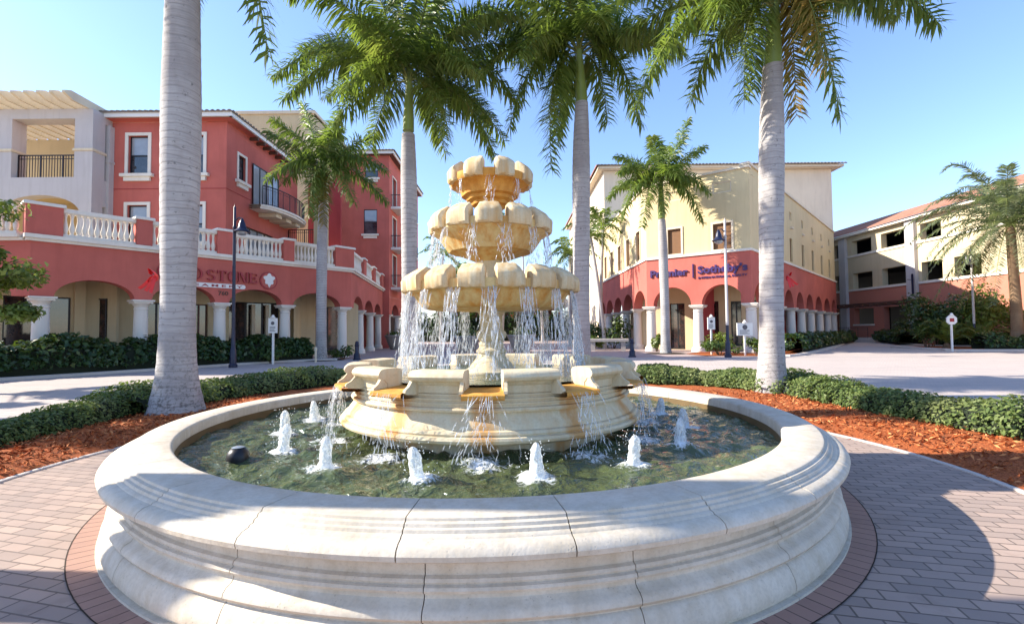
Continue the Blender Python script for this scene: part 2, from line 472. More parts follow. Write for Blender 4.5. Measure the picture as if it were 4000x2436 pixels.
SUN_EL, SUN_AZ = R(30), R(-86)            # azimuth clockwise from +Y
w = bpy.data.worlds.new('World'); scene.world = w; w.use_nodes = True
nt = w.node_tree; nt.nodes.clear()
sky = nt.nodes.new('ShaderNodeTexSky'); sky.sky_type = 'NISHITA'; sky.sun_disc = False
sky.sun_elevation = SUN_EL; sky.sun_rotation = SUN_AZ % (2 * PI)
sky.air_density = 1.0; sky.dust_density = 0.35; sky.ozone_density = 5.0
bg = nt.nodes.new('ShaderNodeBackground'); bg.inputs[1].default_value = .15
wo = nt.nodes.new('ShaderNodeOutputWorld')
tint = nt.nodes.new('ShaderNodeMix'); tint.data_type = 'RGBA'; tint.blend_type = 'MULTIPLY'; tint.inputs[0].default_value = 1; tint.inputs[7].default_value = (1.09, .985, .99, 1)
nt.links.new(sky.outputs[0], tint.inputs[6]); nt.links.new(tint.outputs[2], bg.inputs[0]); nt.links.new(bg.outputs[0], wo.inputs[0])
sl = bpy.data.lights.new('sun', 'SUN'); so = bpy.data.objects.new('sun', sl); COL.objects.link(so)
sl.energy = 5.0; sl.angle = R(.53); sl.color = (1, .92, .79)
sd = Vector((math.sin(SUN_AZ) * math.cos(SUN_EL), math.cos(SUN_AZ) * math.cos(SUN_EL), math.sin(SUN_EL)))
so.rotation_euler = sd.to_track_quat('Z', 'Y').to_euler(); so.location = sd * 60 + Vector((0, 0, 5))
vs = scene.view_settings
vs.view_transform = 'Standard'; vs.look = 'None'; vs.exposure = 1.28; vs.gamma = 1; vs.use_curve_mapping = False

# ------------------------------------------------------------------ leaves, fronds
def leaf_quads(P, N, size, rs, aspect=.5, droop=.0):
    """rhombic leaves at points P facing roughly N"""
    n = len(P)
    rnd = rs.normal(size=(n, 3))
    nn = N + rnd * .55; nn /= np.linalg.norm(nn, axis=1)[:, None] + 1e-9
    d = rs.normal(size=(n, 3)); d[:, 2] -= droop
    d -= nn * (d * nn).sum(1)[:, None]; d /= np.linalg.norm(d, axis=1)[:, None] + 1e-9
    b = np.cross(nn, d)
    s = size * rs.uniform(.6, 1.35, n)[:, None]
    V = np.stack([P - d * s * .5, P + b * s * aspect * .5 + nn * s * .06, P + d * s * .55 - nn * s * .08, P - b * s * aspect * .5 + nn * s * .06], 1).reshape(-1, 3)
    return V, np.arange(4 * n).reshape(n, 4)

def resample(path, step):
    path = [np.array(p, float) for p in path]
    out = []
    # Catmull-Rom
    P = [2 * path[0] - path[1]] + path + [2 * path[-1] - path[-2]]
    for i in range(1, len(P) - 2):
        a, b, c, d = P[i - 1:i + 3]
        k = max(2, int(np.linalg.norm(c - b) / step))
        for j in range(k):
            t = j / k
            out.append(.5 * (2 * b + (c - a) * t + (2 * a - 5 * b + 4 * c - d) * t * t + (3 * b - a - 3 * c + d) * t ** 3))
    out.append(path[-1])
    return np.array(out)

def hedge(name, label, path, width, height, nleaf, size, leaf='hedge', seed=0, z0=0., cat='hedge', group=None, rag=.25):
    rs = np.random.default_rng(seed)
    C = resample(path, .35)
    T = np.gradient(C, axis=0); T /= np.linalg.norm(T, axis=1)[:, None]
    S = np.stack([T[:, 1], -T[:, 0]], 1)
    m = len(C)
    prof = [(-.46, 0), (-.5, .35), (-.44, .8), (-.2, .97), (.2, .97), (.44, .8), (.5, .35), (.46, 0)]
    bumpw = 1 + rag * np.sin(np.cumsum(rs.uniform(.3, 1.1, m)))[:, None] * .5 + rs.uniform(-.5, .5, (m, 1)) * rag
    V = []
    for i in range(m):
        for a, b in prof:
            p = C[i] + S[i] * a * width * .86 * bumpw[i]
            V.append((p[0], p[1], z0 + b * height * .84 * bumpw[i, 0]))
    k = len(prof)
    mb = MB()
    fs = [(i * k + j, i * k + j + 1, (i + 1) * k + j + 1, (i + 1) * k + j) for i in range(m - 1) for j in range(k - 1)]
    fs += [tuple(range(k)), tuple((m - 1) * k + j for j in reversed(range(k)))]
    ii = rs.integers(0, m - 1, nleaf); f = rs.random(nleaf)[:, None]
    th = rs.uniform(-1.35, 1.35, nleaf)
    Ci = C[ii] * (1 - f) + C[ii + 1] * f; Si = S[ii]; bw = bumpw[ii]
    ca, sa = np.cos(th), np.sin(th)
    # superellipse section
    rr = (np.abs(sa) ** 3 + np.abs(ca) ** 3) ** (-1 / 3.)
    jit = rs.uniform(.80, 1.1, nleaf)
    off = sa * rr * width * .5 * jit; hz = np.clip(ca * rr * jit, .04, None) * height
    P = np.column_stack([Ci + Si * (off[:, None] * bw), z0 + hz * bw[:, 0]])
    N = np.column_stack([Si * sa[:, None], ca + .4])
    LV, LF = leaf_quads(P, N, size, rs, .55)
    nb = len(V)
    # near-black inner core as quads, last faces padded
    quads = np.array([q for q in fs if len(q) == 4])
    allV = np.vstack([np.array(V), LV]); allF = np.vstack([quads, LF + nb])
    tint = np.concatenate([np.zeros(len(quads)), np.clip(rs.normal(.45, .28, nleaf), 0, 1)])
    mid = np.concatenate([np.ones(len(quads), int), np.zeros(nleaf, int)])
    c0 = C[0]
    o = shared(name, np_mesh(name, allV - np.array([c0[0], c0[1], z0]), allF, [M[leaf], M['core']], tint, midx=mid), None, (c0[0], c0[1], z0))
    return tag(o, label, cat, group)

def bush(name, label, loc, rad, height, nleaf, size, leaf='shrub', seed=0, cat='shrub', group=None, lumps=7, aspect=.5):
    """bush of several leafy clumps on stems"""
    rs = np.random.default_rng(seed)
    P = []; N = []
    cs = []
    for i in range(lumps):
        a = rs.uniform(0, 2 * PI); r = rad * .62 * math.sqrt(rs.random())
        hz = rs.uniform(.35, .78) * height
        cs.append((np.array([r * math.cos(a), r * math.sin(a), hz]), rad * rs.uniform(.34, .55), height * rs.uniform(.2, .32)))
    for i in range(nleaf):
        c, ra, rh = cs[rs.integers(lumps)]
        d = rs.normal(size=3); d /= np.linalg.norm(d)
        k = rs.uniform(.55, 1.08)
        p = c + d * np.array([ra, ra, rh]) * k
        if p[2] < .03: p[2] = rs.uniform(.03, .2)
        P.append(p); N.append(d + (0, 0, .6))
    V, Fq = leaf_quads(np.array(P), np.array(N), size, rs, aspect, .4)
    tint = np.clip(rs.normal(.45, .28, nleaf), 0, 1)
    root = thing(name, label, cat, loc, group)
    shared('foliage', np_mesh('foliage', V, Fq, [M[leaf]], tint), root)
    mb = MB()
    for c, ra, rh in cs:
        mb.tube([(c[0] * .15, c[1] * .15, 0), (c[0] * .5, c[1] * .5, c[2] * .5), tuple(c)], [.03, .02, .008], 5)
    shared('stem', mb.mesh('stem', M['bark']), root)
    return root

def bez(p0, p1, p2, n):
    t = np.linspace(0, 1, n)[:, None]
    p0, p1, p2 = map(lambda q: np.array(q, float), (p0, p1, p2))
    return (1 - t) ** 2 * p0 + 2 * t * (1 - t) * p1 + t * t * p2

def frond_mesh(name, C, leaf=.75, per=70, wid=.04, mats=('frond', 'rachis'), rs=None, droop=.6, plumose=.5, start=.1, r0=.03, tipleaf=.45):
    """feather leaf on the rachis curve C (n,3): leaflets in several planes, tips bending down"""
    rs = rs or rng
    C = np.asarray(C); n = len(C)
    d = C[-1] - C[0]
    hz = np.array([d[0], d[1], 0.])
    if np.linalg.norm(hz) < .25 * np.linalg.norm(d): hz = np.array([d[0] + .2, d[1] - .3, 0.])
    hz /= np.linalg.norm(hz)
    S = np.array([-hz[1], hz[0], 0.])
    V = []; Fq = []; tint = []; mid = []
    # rachis: three-sided tapering
    T = np.gradient(C, axis=0); T /= np.linalg.norm(T, axis=1)[:, None]
    for i in range(n):
        nrm = np.cross(S, T[i]); rr = r0 * (1 - .88 * i / (n - 1))
        V += [C[i] + S * rr, C[i] - S * rr, C[i] - nrm * rr * 1.1]
    for i in range(n - 1):
        for k in range(3):
            l = (k + 1) % 3
            Fq.append((i * 3 + k, i * 3 + l, i * 3 + 3 + l, i * 3 + 3 + k)); tint.append(.5); mid.append(1)
    V = [np.array(V)]; base = n * 3
    m = per * 2
    t = np.concatenate([np.linspace(start, .995, per)] * 2) + rs.normal(0, .004, m)
    t = np.clip(t, start, .998)
    side = np.concatenate([np.ones(per), -np.ones(per)])
    idx = t * (n - 1); i0 = np.clip(idx.astype(int), 0, n - 2); fr = (idx - i0)[:, None]
    B = C[i0] * (1 - fr) + C[i0 + 1] * fr; Tt = T[i0]
    Nn = np.cross(np.broadcast_to(S, Tt.shape), Tt)
    Nn *= np.sign(Nn[:, 2:3] + 1e-6)
    prof = np.where(t < .35, .62 + .38 * t / .35, 1 - (1 - tipleaf) * ((t - .35) / .65) ** 1.6)
    L = leaf * prof * rs.uniform(.85, 1.12, m)
    fwd = .35 + .55 * t + rs.normal(0, .14, m)
    D = S[None, :] * side[:, None] + Tt * fwd[:, None] + Nn * (rs.normal(0.06, plumose, m)[:, None])
    D /= np.linalg.norm(D, axis=1)[:, None]
    down = np.array([0, 0, -1.])
    mid1 = B + D * (L * .5)[:, None] + down * (L * .06 * droop)[:, None]
    D2 = D + down * (droop * rs.uniform(.6, 1.5, m))[:, None]
    D2 /= np.linalg.norm(D2, axis=1)[:, None]
    tip = mid1 + D2 * (L * .5)[:, None]
    W = Tt * (wid * .5) * rs.uniform(.8, 1.2, m)[:, None] + Nn * (wid * .18)
    LV = np.stack([B - W * .5, B + W * .5, mid1 + W, mid1 - W, tip + W * .12, tip - W * .12], 1).reshape(-1, 3)
    k = np.arange(m) * 6 + base
    LF = np.concatenate([np.stack([k, k + 1, k + 2, k + 3], 1), np.stack([k + 3, k + 2, k + 4, k + 5], 1)])
    tt = np.clip(rs.normal(.42, .26, m), 0, 1)
    V = np.vstack(V + [LV]); Fa = np.vstack([np.array(Fq), LF])
    return np_mesh(name, V, Fa, [M[mats[0]], M[mats[1]]], np.concatenate([tint, tt, tt]), midx=np.concatenate([mid, np.zeros(2 * m, int)]))

def trunk_mb(pts, n=20, wob=.012, seed=1):
    """pts: (x,y,z,r) from the ground up"""
    rs = random.Random(seed)
    Z = np.array([p[2] for p in pts]); A = np.array(pts)
    zz = np.arange(Z[0], Z[-1] + 1e-6, .12)
    mb = MB(); vs = []; fs = []
    ph = [rs.uniform(0, 6.28) for _ in range(4)]
    for i, z in enumerate(zz):
        x, y, r = (np.interp(z, Z, A[:, c]) for c in (0, 1, 3))
        for k in range(n):
            a = 2 * PI * k / n
            q = r * (1 + wob * (math.sin(2 * a + ph[0] + z * .7) + math.sin(3 * a + ph[1] - z * 1.1))) + (.004 if i % 2 else 0)
            vs.append((x + q * math.cos(a), y + q * math.sin(a), z))
    m = len(zz)
    for i in range(m - 1):
        for k in range(n):
            l = (k + 1) % n
            fs.append((i * n + k, i * n + l, i * n + n + l, i * n + n + k))
    fs.append(tuple((m - 1) * n + k for k in range(n)))
    mb.add(vs, fs)
    return mb

def smooth_pts(pts, k=6):
    """smooth a coarse (x,y,z,r) list"""
    A = resample([np.array(p) for p in pts], .25)
    return [tuple(a) for a in A]

def royal_palm(name, label, base, tr, shaft_top, fronds, seed, group='royal palms on the plaza', leaf=.75, per=70, wid=.045, shaft_r=None, spear=1.6):
    """tr: (dx,dy,z,r) list; fronds: (ctrl offset, tip offset[, material]) from the crown"""
    rs = np.random.default_rng(seed)
    root = thing(name, label, 'palm tree', base, group)
    pts = smooth_pts(tr)
    shared('trunk', trunk_mb(pts, 20, .01, seed).mesh('trunk', M['trunk'], smooth=60), root)
    x, y, z, r = tr[-1]
    tx, ty, tz = shaft_top
    rr = shaft_r or r * .95
    mb = MB()
    cs = [(x, y, z - .02), (x + (tx - x) * .2, y + (ty - y) * .2, z + (tz - z) * .2), (x + (tx - x) * .6, y + (ty - y) * .6, z + (tz - z) * .6), (tx, ty, tz), (tx, ty, tz + .35)]
    mb.tube(cs, [rr * 1.05, rr * 1.02, rr * .8, rr * .55, rr * .3], 14)
    shared('crownshaft', mb.mesh('crownshaft', M['shaft'], smooth=60), root)
    top = np.array([tx, ty, tz])
    for i, fdef in enumerate(fronds):
        c, t = np.array(fdef[0], float), np.array(fdef[1], float)
        mt = fdef[2] if len(fdef) > 2 else 'frond'
        st = top + np.array([c[0], c[1], 0]) / (np.linalg.norm(c[:2]) + 1e-6) * rr * .5 + (0, 0, rs.uniform(-.1, .15))
        C = bez(st, top + c, top + t, 22)
        Ln = np.linalg.norm(np.diff(C, axis=0), axis=1).sum()
        shared('frond', frond_mesh('frond', C, leaf, int(per * max(.6, min(1.5, Ln / 3.2))), wid, (mt, 'rachis'), rs, .8, .8, .12, .035), root)
    if spear:
        C = bez(top + (0, 0, .2), top + (.05, 0, spear * .7), top + (.15, .1, spear), 8)
        mb = MB(); mb.tube([tuple(c) for c in C], [.03, .025, .02, .018, .014, .01, .007, .003], 5)
        shared('spear_leaf', mb.mesh('spear_leaf', M['rachis']), root)
    return root

def ring_fronds(n, length, rs, lo=-.9, hi=.9, az0=0, jitter=.25):
    """generic crown: control and tip offsets by azimuth and lift"""
    out = []
    for i in range(n):
        az = az0 + 2 * PI * i / n * 1.0 + rs.uniform(-jitter, jitter)
        lift = hi + (lo - hi) * ((i * 0.618) % 1.0)
        L = length * rs.uniform(.85, 1.1)
        h = L * (.62 if lift > 0 else .55) * math.cos(lift * .8)
        c = (math.cos(az) * h * .75, math.sin(az) * h * .75, L * (.30 + .42 * lift))
        t = (math.cos(az) * h * 1.35, math.sin(az) * h * 1.35, L * (.62 * lift - .18))
        out.append((c, t))
    return out

# ------------------------------------------------------------------ ground
def struct(o, label=None):
    o['kind'] = 'structure'
    return o
FX, FY = -.275, 5.306                      # fountain axis on the ground
def polysheet(name, pts, z, m):
    mb = MB(); mb.add([(x, y, z) for x, y in pts], [tuple(range(len(pts)))])
    return struct(mb.build(name, m))
mb = MB(); mb.add([(-900, -60, 0), (900, -60, 0), (900, 120, 0), (-900, 120, 0)], [(0, 1, 2, 3)])
struct(mb.build('ground', M['sidewalk']))
mb = MB(); mb.add([(-2500, 120, -.4), (2500, 120, -.4), (2500, 2600, -.4), (-2500, 2600, -.4)], [(0, 1, 2, 3)])
struct(mb.build('water', M['sea']))
# road loop round the island and the drive to the garage
def arc(cx, cy, r, a0, a1, n):
    return [(cx + r * math.sin(R(a0 + (a1 - a0) * i / n)), cy + r * math.cos(R(a0 + (a1 - a0) * i / n))) for i in range(n + 1)]
road = [(-22, 6), (-20, 12), (-16.4, 15.3), (-14.0, 19.0), (-11.2, 23.6), (-8.9, 24.9), (-4, 25.2), (2, 25.2), (9.6, 24.6), (14.4, 25.2), (20, 31.5), (27.5, 41), (33.5, 49.6), (35.3, 49.6), (35.3, 46), (32.2, 40), (30.4, 36.4), (31.5, 33.6), (36, 32.0), (46, 31), (46, 4), (30, -16), (-20, -16)]
polysheet('road', road, .004, M['road'])
# pale kerbs along the road edge
def kerb(name, path, wd, z0, z1, m='kerbstone'):
    C = resample(path, .5); T = np.gradient(C, axis=0); T /= np.linalg.norm(T, axis=1)[:, None]
    S = np.stack([T[:, 1], -T[:, 0]], 1) * wd / 2
    sec = [(-1, z0), (-1, z1 - .02), (-.85, z1), (.85, z1), (1, z1 - .02), (1, z0)]
    vs = []; fs = []
    for i in range(len(C)):
        for a, z in sec: vs.append((*(C[i] + S[i] * a), z))
    k = len(sec)
    for i in range(len(C) - 1):
        for j in range(k - 1): fs.append((i * k + j, i * k + k + j, i * k + k + j + 1, i * k + j + 1))
    mb = MB(); mb.add(vs, fs)
    return struct(mb.build(name, M[m]))
kerb('kerb', [(-20, 11.6), (-16.45, 15.3), (-14.05, 19.0), (-11.25, 23.65), (-8.9, 25.0)], .32, -.02, .10)
kerb('kerb', [(13.6, 25.0), (14.6, 25.3), (20, 31.6), (27.5, 41.1), (33.4, 49.5)], .32, -.02, .10)
kerb('kerb', [(35.2, 49.4), (35.1, 46), (32.2, 40), (30.5, 36.4), (31.6, 33.7), (36, 32.1), (46, 31.1)], .3, -.02, .12)

# island: clay paving round the fountain, mulch beds behind a low hedge
inner = arc(FX, FY, 4.78, -128, 128, 70)
left_out = [(-6.9, 1.6), (-6.7, 4.2), (-6.85, 6.2), (-7.0, 8.0), (-7.0, 9.6), (-6.75, 11.3), (-6.2, 12.9), (-5.2, 14.3), (-3.6, 15.3), (-1.2, 15.6), (1.2, 15.5), (2.9, 14.6), (4.1, 13.7), (5.5, 13.4), (6.55, 12.0), (6.85, 10.2), (6.95, 8.4), (6.95, 6.6), (7.4, 4.9), (7.6, 2)]
outer = resample(left_out, .3)
bed = [tuple(p) for p in inner] + [tuple(p) for p in outer[::-1]]
# beds as a strip between the paving edge and the outer kerb, humped in the middle
def bed_strip(name, label, a0, a1, mname):
    n = 90; k = 9
    oa = np.degrees(np.arctan2(outer[:, 0] - FX, outer[:, 1] - FY))
    vs = []; fs = []
    for i in range(n + 1):
        a = a0 + (a1 - a0) * i / n
        j = int(np.argmin(np.abs(oa - a)))
        ro = math.hypot(outer[j, 0] - FX, outer[j, 1] - FY)
        for q in range(k):
            f = q / (k - 1); r = 4.80 + (ro - .1 - 4.80) * f
            z = .02 + .10 * math.sin(PI * min(1, f * 1.15)) ** .8 + .012 * math.sin(a * 1.7 + q * 2.1) + rng.normal(0, .006)
            vs.append((FX + r * math.sin(R(a)), FY + r * math.cos(R(a)), max(z, .012)))
    for i in range(n):
        for q in range(k - 1): fs.append((i * k + q, i * k + q + 1, i * k + k + q + 1, i * k + k + q))
    mb = MB(); mb.add(vs, fs)
    o = mb.build(name, M[mname], smooth=60)
    tag(o, None, None, None, 'structure')
    return np.array(vs)
A1 = bed_strip('mulch_bed', '', -118, -6, 'mulch')
A2 = bed_strip('mulch_bed', '', 14, 116, 'mulch')
# loose bark chips on the beds
def chips(name, label, A, n, seed):
    rs = np.random.default_rng(seed)
    near = A[(A[:, 1] < 10.5)]
    P = near[rs.integers(0, len(near), n)] + np.column_stack([rs.normal(0, .13, n), rs.normal(0, .13, n), rs.uniform(0, .02, n)])
    rad = np.hypot(P[:, 0] - FX, P[:, 1] - FY)
    keep = rad > 4.86 - rs.exponential(.035, n)
    P = P[keep]; n = len(P)
    V, Fq = leaf_quads(P, np.tile([0, 0, 1.], (n, 1)), .075, rs, .28)
    o = shared(name, np_mesh(name, V, Fq, [M['chip']], rs.random(n)))
    tag(o, label, 'mulch', None, 'stuff')
chips('bark_chips', 'loose red bark chips on the left planting bed', A1, 9000, 3)
chips('bark_chips', 'loose red bark chips on the right planting bed', A2, 9000, 4)
kp = arc(FX, FY, 4.74, -126, 126, 120)
def ringsheet(name, r0, r1, z, m, n=128, uvr=None):
    vs = []; fs = []
    me = bpy.data.meshes.new(name)
    for i in range(n + 1):
        a = 2 * PI * i / n
        for r in (r0, r1): vs.append((FX + r * math.cos(a), FY + r * math.sin(a), z))
    for i in range(n): fs.append((2 * i, 2 * i + 1, 2 * i + 3, 2 * i + 2))
    me.from_pydata(vs, [], fs); me.materials.append(m)
    uv = me.uv_layers.new(name='UVMap')
    for p in me.polygons:
        for li in p.loop_indices:
            vi = me.loops[li].vertex_index
            uv.data[li].uv = ((vi // 2) / n * 2 * PI * (r0 + r1) / 2, (vi % 2) * .29 + .005)
    o = bpy.data.objects.new(name, me); COL.objects.link(o)
    return struct(o)
pv = [(x, y) for x, y in arc(FX, FY, 4.80, 0, 360, 120)[:-1]]
polysheet('paving', pv, .012, M['paver'])
# the approach path the photographer stands on
polysheet('path', [(-5.4, 4.0), (-7.2, 1.0), (-9, -6), (9, -6), (7.8, 1.0), (4.9, 4.0), (3.5, 2.2), (0, 1.2), (-3.8, 2.2)], .008, M['paver'])
ringsheet('paving_ring', 3.0, 3.34, .016, M['paver_ring'])
mb = MB()
mb.lathe([(3.338, .0172), (3.345, .0172)], 128, (FX, FY, 0)); struct(mb.build('paving_joint', M['soil']))
# concrete edge of the beds
def edge(a0, a1):
    mb = MB()
    mb.lathe([(4.745, .0), (4.745, .022), (4.755, .028), (4.80, .028), (4.81, .022), (4.81, 0)], 70, (FX, FY, 0), R(90 - a1), R(90 - a0))
    struct(mb.build('kerb', M['kerbstone'], smooth=True))
edge(-120, -8); edge(14, 118)
kerb('kerb', [tuple(p) for p in outer[::3]], .26, -.02, .06)

# ------------------------------------------------------------------ hedges of the island
hedge('hedge', 'low green hedge left of the fountain, in front of the thick near palm', [(-6.35, 3.2), (-6.35, 5.2), (-6.5, 6.6), (-6.62, 7.7), (-6.75, 8.7)], .62, .34, 12500, .056, 'hedge', 11, .03, group='low hedges round the island')
hedge('hedge', 'low green hedge behind the thick near palm trunk', [(-6.65, 8.2), (-6.6, 9.6), (-6.1, 11.1), (-5.5, 12.4), (-4.6, 13.4), (-3.6, 14.0)], 1.35, .42, 15000, .068, 'hedge', 12, .03, group='low hedges round the island')
hedge('hedge', 'low light green hedge right of the fountain, sunny side of the bed', [(5.95, 9.9), (5.95, 8.6), (6.1, 7.3), (6.45, 6.0), (6.9, 4.6), (7.0, 3.4)], .95, .40, 17000, .060, 'hedge', 13, .03, group='low hedges round the island')
hedge('hedge', 'low hedge behind the right palm, between it and the road', [(3.3, 12.9), (4.3, 12.5), (5.2, 11.9), (5.85, 11.0), (6.1, 10.2)], 1.5, .40, 15000, .068, 'hedge', 14, .03, group='low hedges round the island')

# ------------------------------------------------------------------ fountain
fx, fy = FX, FY
fountain = thing('tiered_fountain', 'cream stone fountain with three tiered bowls and a round pool', 'fountain', (fx, fy, 0))
def circ(r, a): return (fx + r * math.sin(a), fy - r * math.cos(a))        # a=0 faces the camera
# pool wall, laid of separate blocks with open joints
WALL = [(2.78, .0), (2.78, .46), (3.085, .46), (3.085, .44), (3.075, .425), (3.075, .365), (3.095, .357), (3.10, .343), (3.095, .332), (3.112, .326), (3.118, .313), (3.112, .300), (3.092, .290), (3.094, .272), (3.108, .258), (3.135, .247), (3.152, .230), (3.156, .212), (3.146, .196), (3.132, .188), (3.132, .181), (3.145, .175), (3.160, .155), (3.180, .115), (3.188, .08), (3.184, .055), (3.168, .045), (3.168, .032), (3.20, .030), (3.20, .0)]
COPE = [(2.775, .462), (2.775, .588), (2.785, .602), (2.80, .608), (3.04, .608), (3.05, .604), (3.055, .592), (3.075, .588), (3.082, .574), (3.098, .570), (3.105, .556), (3.125, .552), (3.132, .544), (3.165, .538), (3.195, .522), (3.208, .500), (3.203, .476), (3.18, .463)]
NB = 26
for i in range(NB):
    g = .0010
    a0 = 2 * PI * i / NB + .05; a1 = 2 * PI * (i + 1) / NB + .05
    mb = MB(); mb.lathe(COPE + [COPE[0]], 10, (fx, fy, 0), a0 + g, a1 - g, True)
    mb.build('coping_stone', M['pool_stone'], fountain, smooth=True)
NB2 = 20
for i in range(NB2):
    a0 = 2 * PI * i / NB2 - .04; a1 = 2 * PI * (i + 1) / NB2 - .04; g = .0008
    mb = MB(); mb.lathe(WALL + [WALL[0]], 12, (fx, fy, 0), a0 + g, a1 - g, True)
    mb.build('pool_wall', M['pool_stone'], fountain, smooth=True)
mb = MB(); mb.lathe([(2.772, .36), (2.772, .515)], 128, (fx, fy, 0)); mb.build('waterline', M['algae'], fountain, smooth=True)
# mortar behind the joints and the pool floor
mb = MB(); mb.lathe([(2.9, .0), (2.9, .58), (3.03, .58), (3.055, .50), (3.055, .02)], 96, (fx, fy, 0)); mb.lathe([(0.01, .05), (2.9, .05)], 64, (fx, fy, 0))
mb.build('mortar_core', M['pool_stone'], fountain)
ix, iy = -.225, 5.306                                                      # inner axis as surveyed
def icirc(r, a): return (ix + r * math.sin(a), iy - r * math.cos(a))
IB = [(1.28, .30), (1.30, .52), (1.45, .555), (1.50, .565), (1.535, .583), (1.545, .605), (1.535, .625), (1.505, .632), (1.512, .648), (1.500, .668), (1.470, .675), (1.462, .70), (1.435, .735), (1.405, .775), (1.395, .800), (1.428, .806), (1.436, .822), (1.428, .836), (1.402, .842), (1.400, .858), (1.412, .861), (1.412, .876), (1.400, .879), (1.400, .893), (1.411, .896), (1.411, .911), (1.399, .914), (1.399, .928), (1.409, .931), (1.409, .945), (1.397, .948), (1.396, .965), (1.25, .965), (1.22, .80), (.02, .80)]
mb = MB(); mb.lathe(IB, 144, (ix, iy, 0))
mb.build('inner_basin', M['basin_stone'], fountain, smooth=True)
# the material's spout stains are centred on the object origin: give the basin its own origin
def reorigin(o, x, y, z=0):
    d = Vector((x, y, z)) - WL[o.name]
    for v in o.data.vertices: v.co -= d
    o.location = d if o.parent else Vector((x, y, z))
    WL[o.name] = Vector((x, y, z))
reorigin(bpy.data.objects['inner_basin'], ix, iy)
RIM = [(1.25, .955), (1.25, 1.10), (1.265, 1.125), (1.30, 1.135), (1.44, 1.135), (1.475, 1.128), (1.497, 1.108), (1.505, 1.085), (1.495, 1.062), (1.47, 1.048), (1.44, 1.045), (1.425, 1.02), (1.41, 1.012), (1.408, .955)]
for i in range(12):
    a = 2 * PI * (i + .5) / 12
    hw = R(30) / 2 - .105
    mb = MB(); mb.lathe(RIM + [RIM[0]], 14, (ix, iy, 0), a - hw - PI / 2, a + hw - PI / 2, True)
    o = mb.build('rim_block', M['basin_stone'], fountain, smooth=True)
    reorigin(o, ix, iy)
for i in range(12):
    a = 2 * PI * i / 12
    F = frame(icirc(1.25, a), (math.cos(a), math.sin(a)))
    # outward of frame = (u.y,-u.x) = (sin a, -cos a): away from the axis
    mb = MB()
    P = []
    hw0, hw1 = .155, .165
    floor_ = [(0, .985), (.20, .975), (.32, .965), (.335, .957), (.336, .932), (.32, .920), (.22, .912), (.14, .905)]
    for s in (-1, 1):
        for d, z in floor_: P.append(F(s * (hw0 + (hw1 - hw0) * d / .33), d, z))
    n = len(floor_)
    fs = [(k, k + 1, n + k + 1, n + k) for k in range(n - 1)]
    mb.add(P, fs)
    for s in (-1, 1):                                                     # cheeks
        w0, w1 = s * .152, s * .18
        prof = [(.10, .93), (.28, .948), (.305, .965), (.30, .985), (.255, 1.01), (.225, 1.045), (.215, 1.085), (.19, 1.105), (.10, 1.115)]
        P = [F(w0 * (1 + .1 * d), d, z) for d, z in prof] + [F(w1 * (1 + .1 * d), d, z) for d, z in prof]
        m_ = len(prof)
        fs = [tuple(range(m_)), tuple(reversed(range(m_, 2 * m_)))] + [(k, (k + 1) % m_, m_ + (k + 1) % m_, m_ + k) for k in range(m_)]
        mb.add(P, fs)
    mb.m = [0 if k < n - 1 else 1 for k in range(len(mb.f))]
    mb.build('spout', [M['bowl_top'], M['basin_stone']], fountain)
# column
COLP = [(.30, .80), (.30, 1.02), (.235, 1.06), (.215, 1.10), (.175, 1.14), (.15, 1.175), (.145, 1.20), (.162, 1.215), (.165, 1.235), (.142, 1.255), (.128, 1.275), (.135, 1.30), (.128, 1.315), (.120, 1.33), (.135, 1.35), (.158, 1.375), (.165, 1.405), (.155, 1.435), (.130, 1.455), (.122, 1.48), (.122, 1.60), (.135, 1.625), (.14, 1.64), (.19, 1.655), (.3, 1.66)]
mb = MB(); mb.lathe(COLP, 40, (ix, iy, 0))
mb.lathe([(.10, 1.8), (.135, 2.0), (.13, 2.13), (.15, 2.16), (.16, 2.19)], 32, (ix, iy, 0))
mb.lathe([(.11, 2.3), (.115, 2.60), (.105, 2.70), (.12, 2.74), (.135, 2.76)], 32, (ix, iy, 0))
mb.build('column', M['column_st'], fountain, smooth=True)

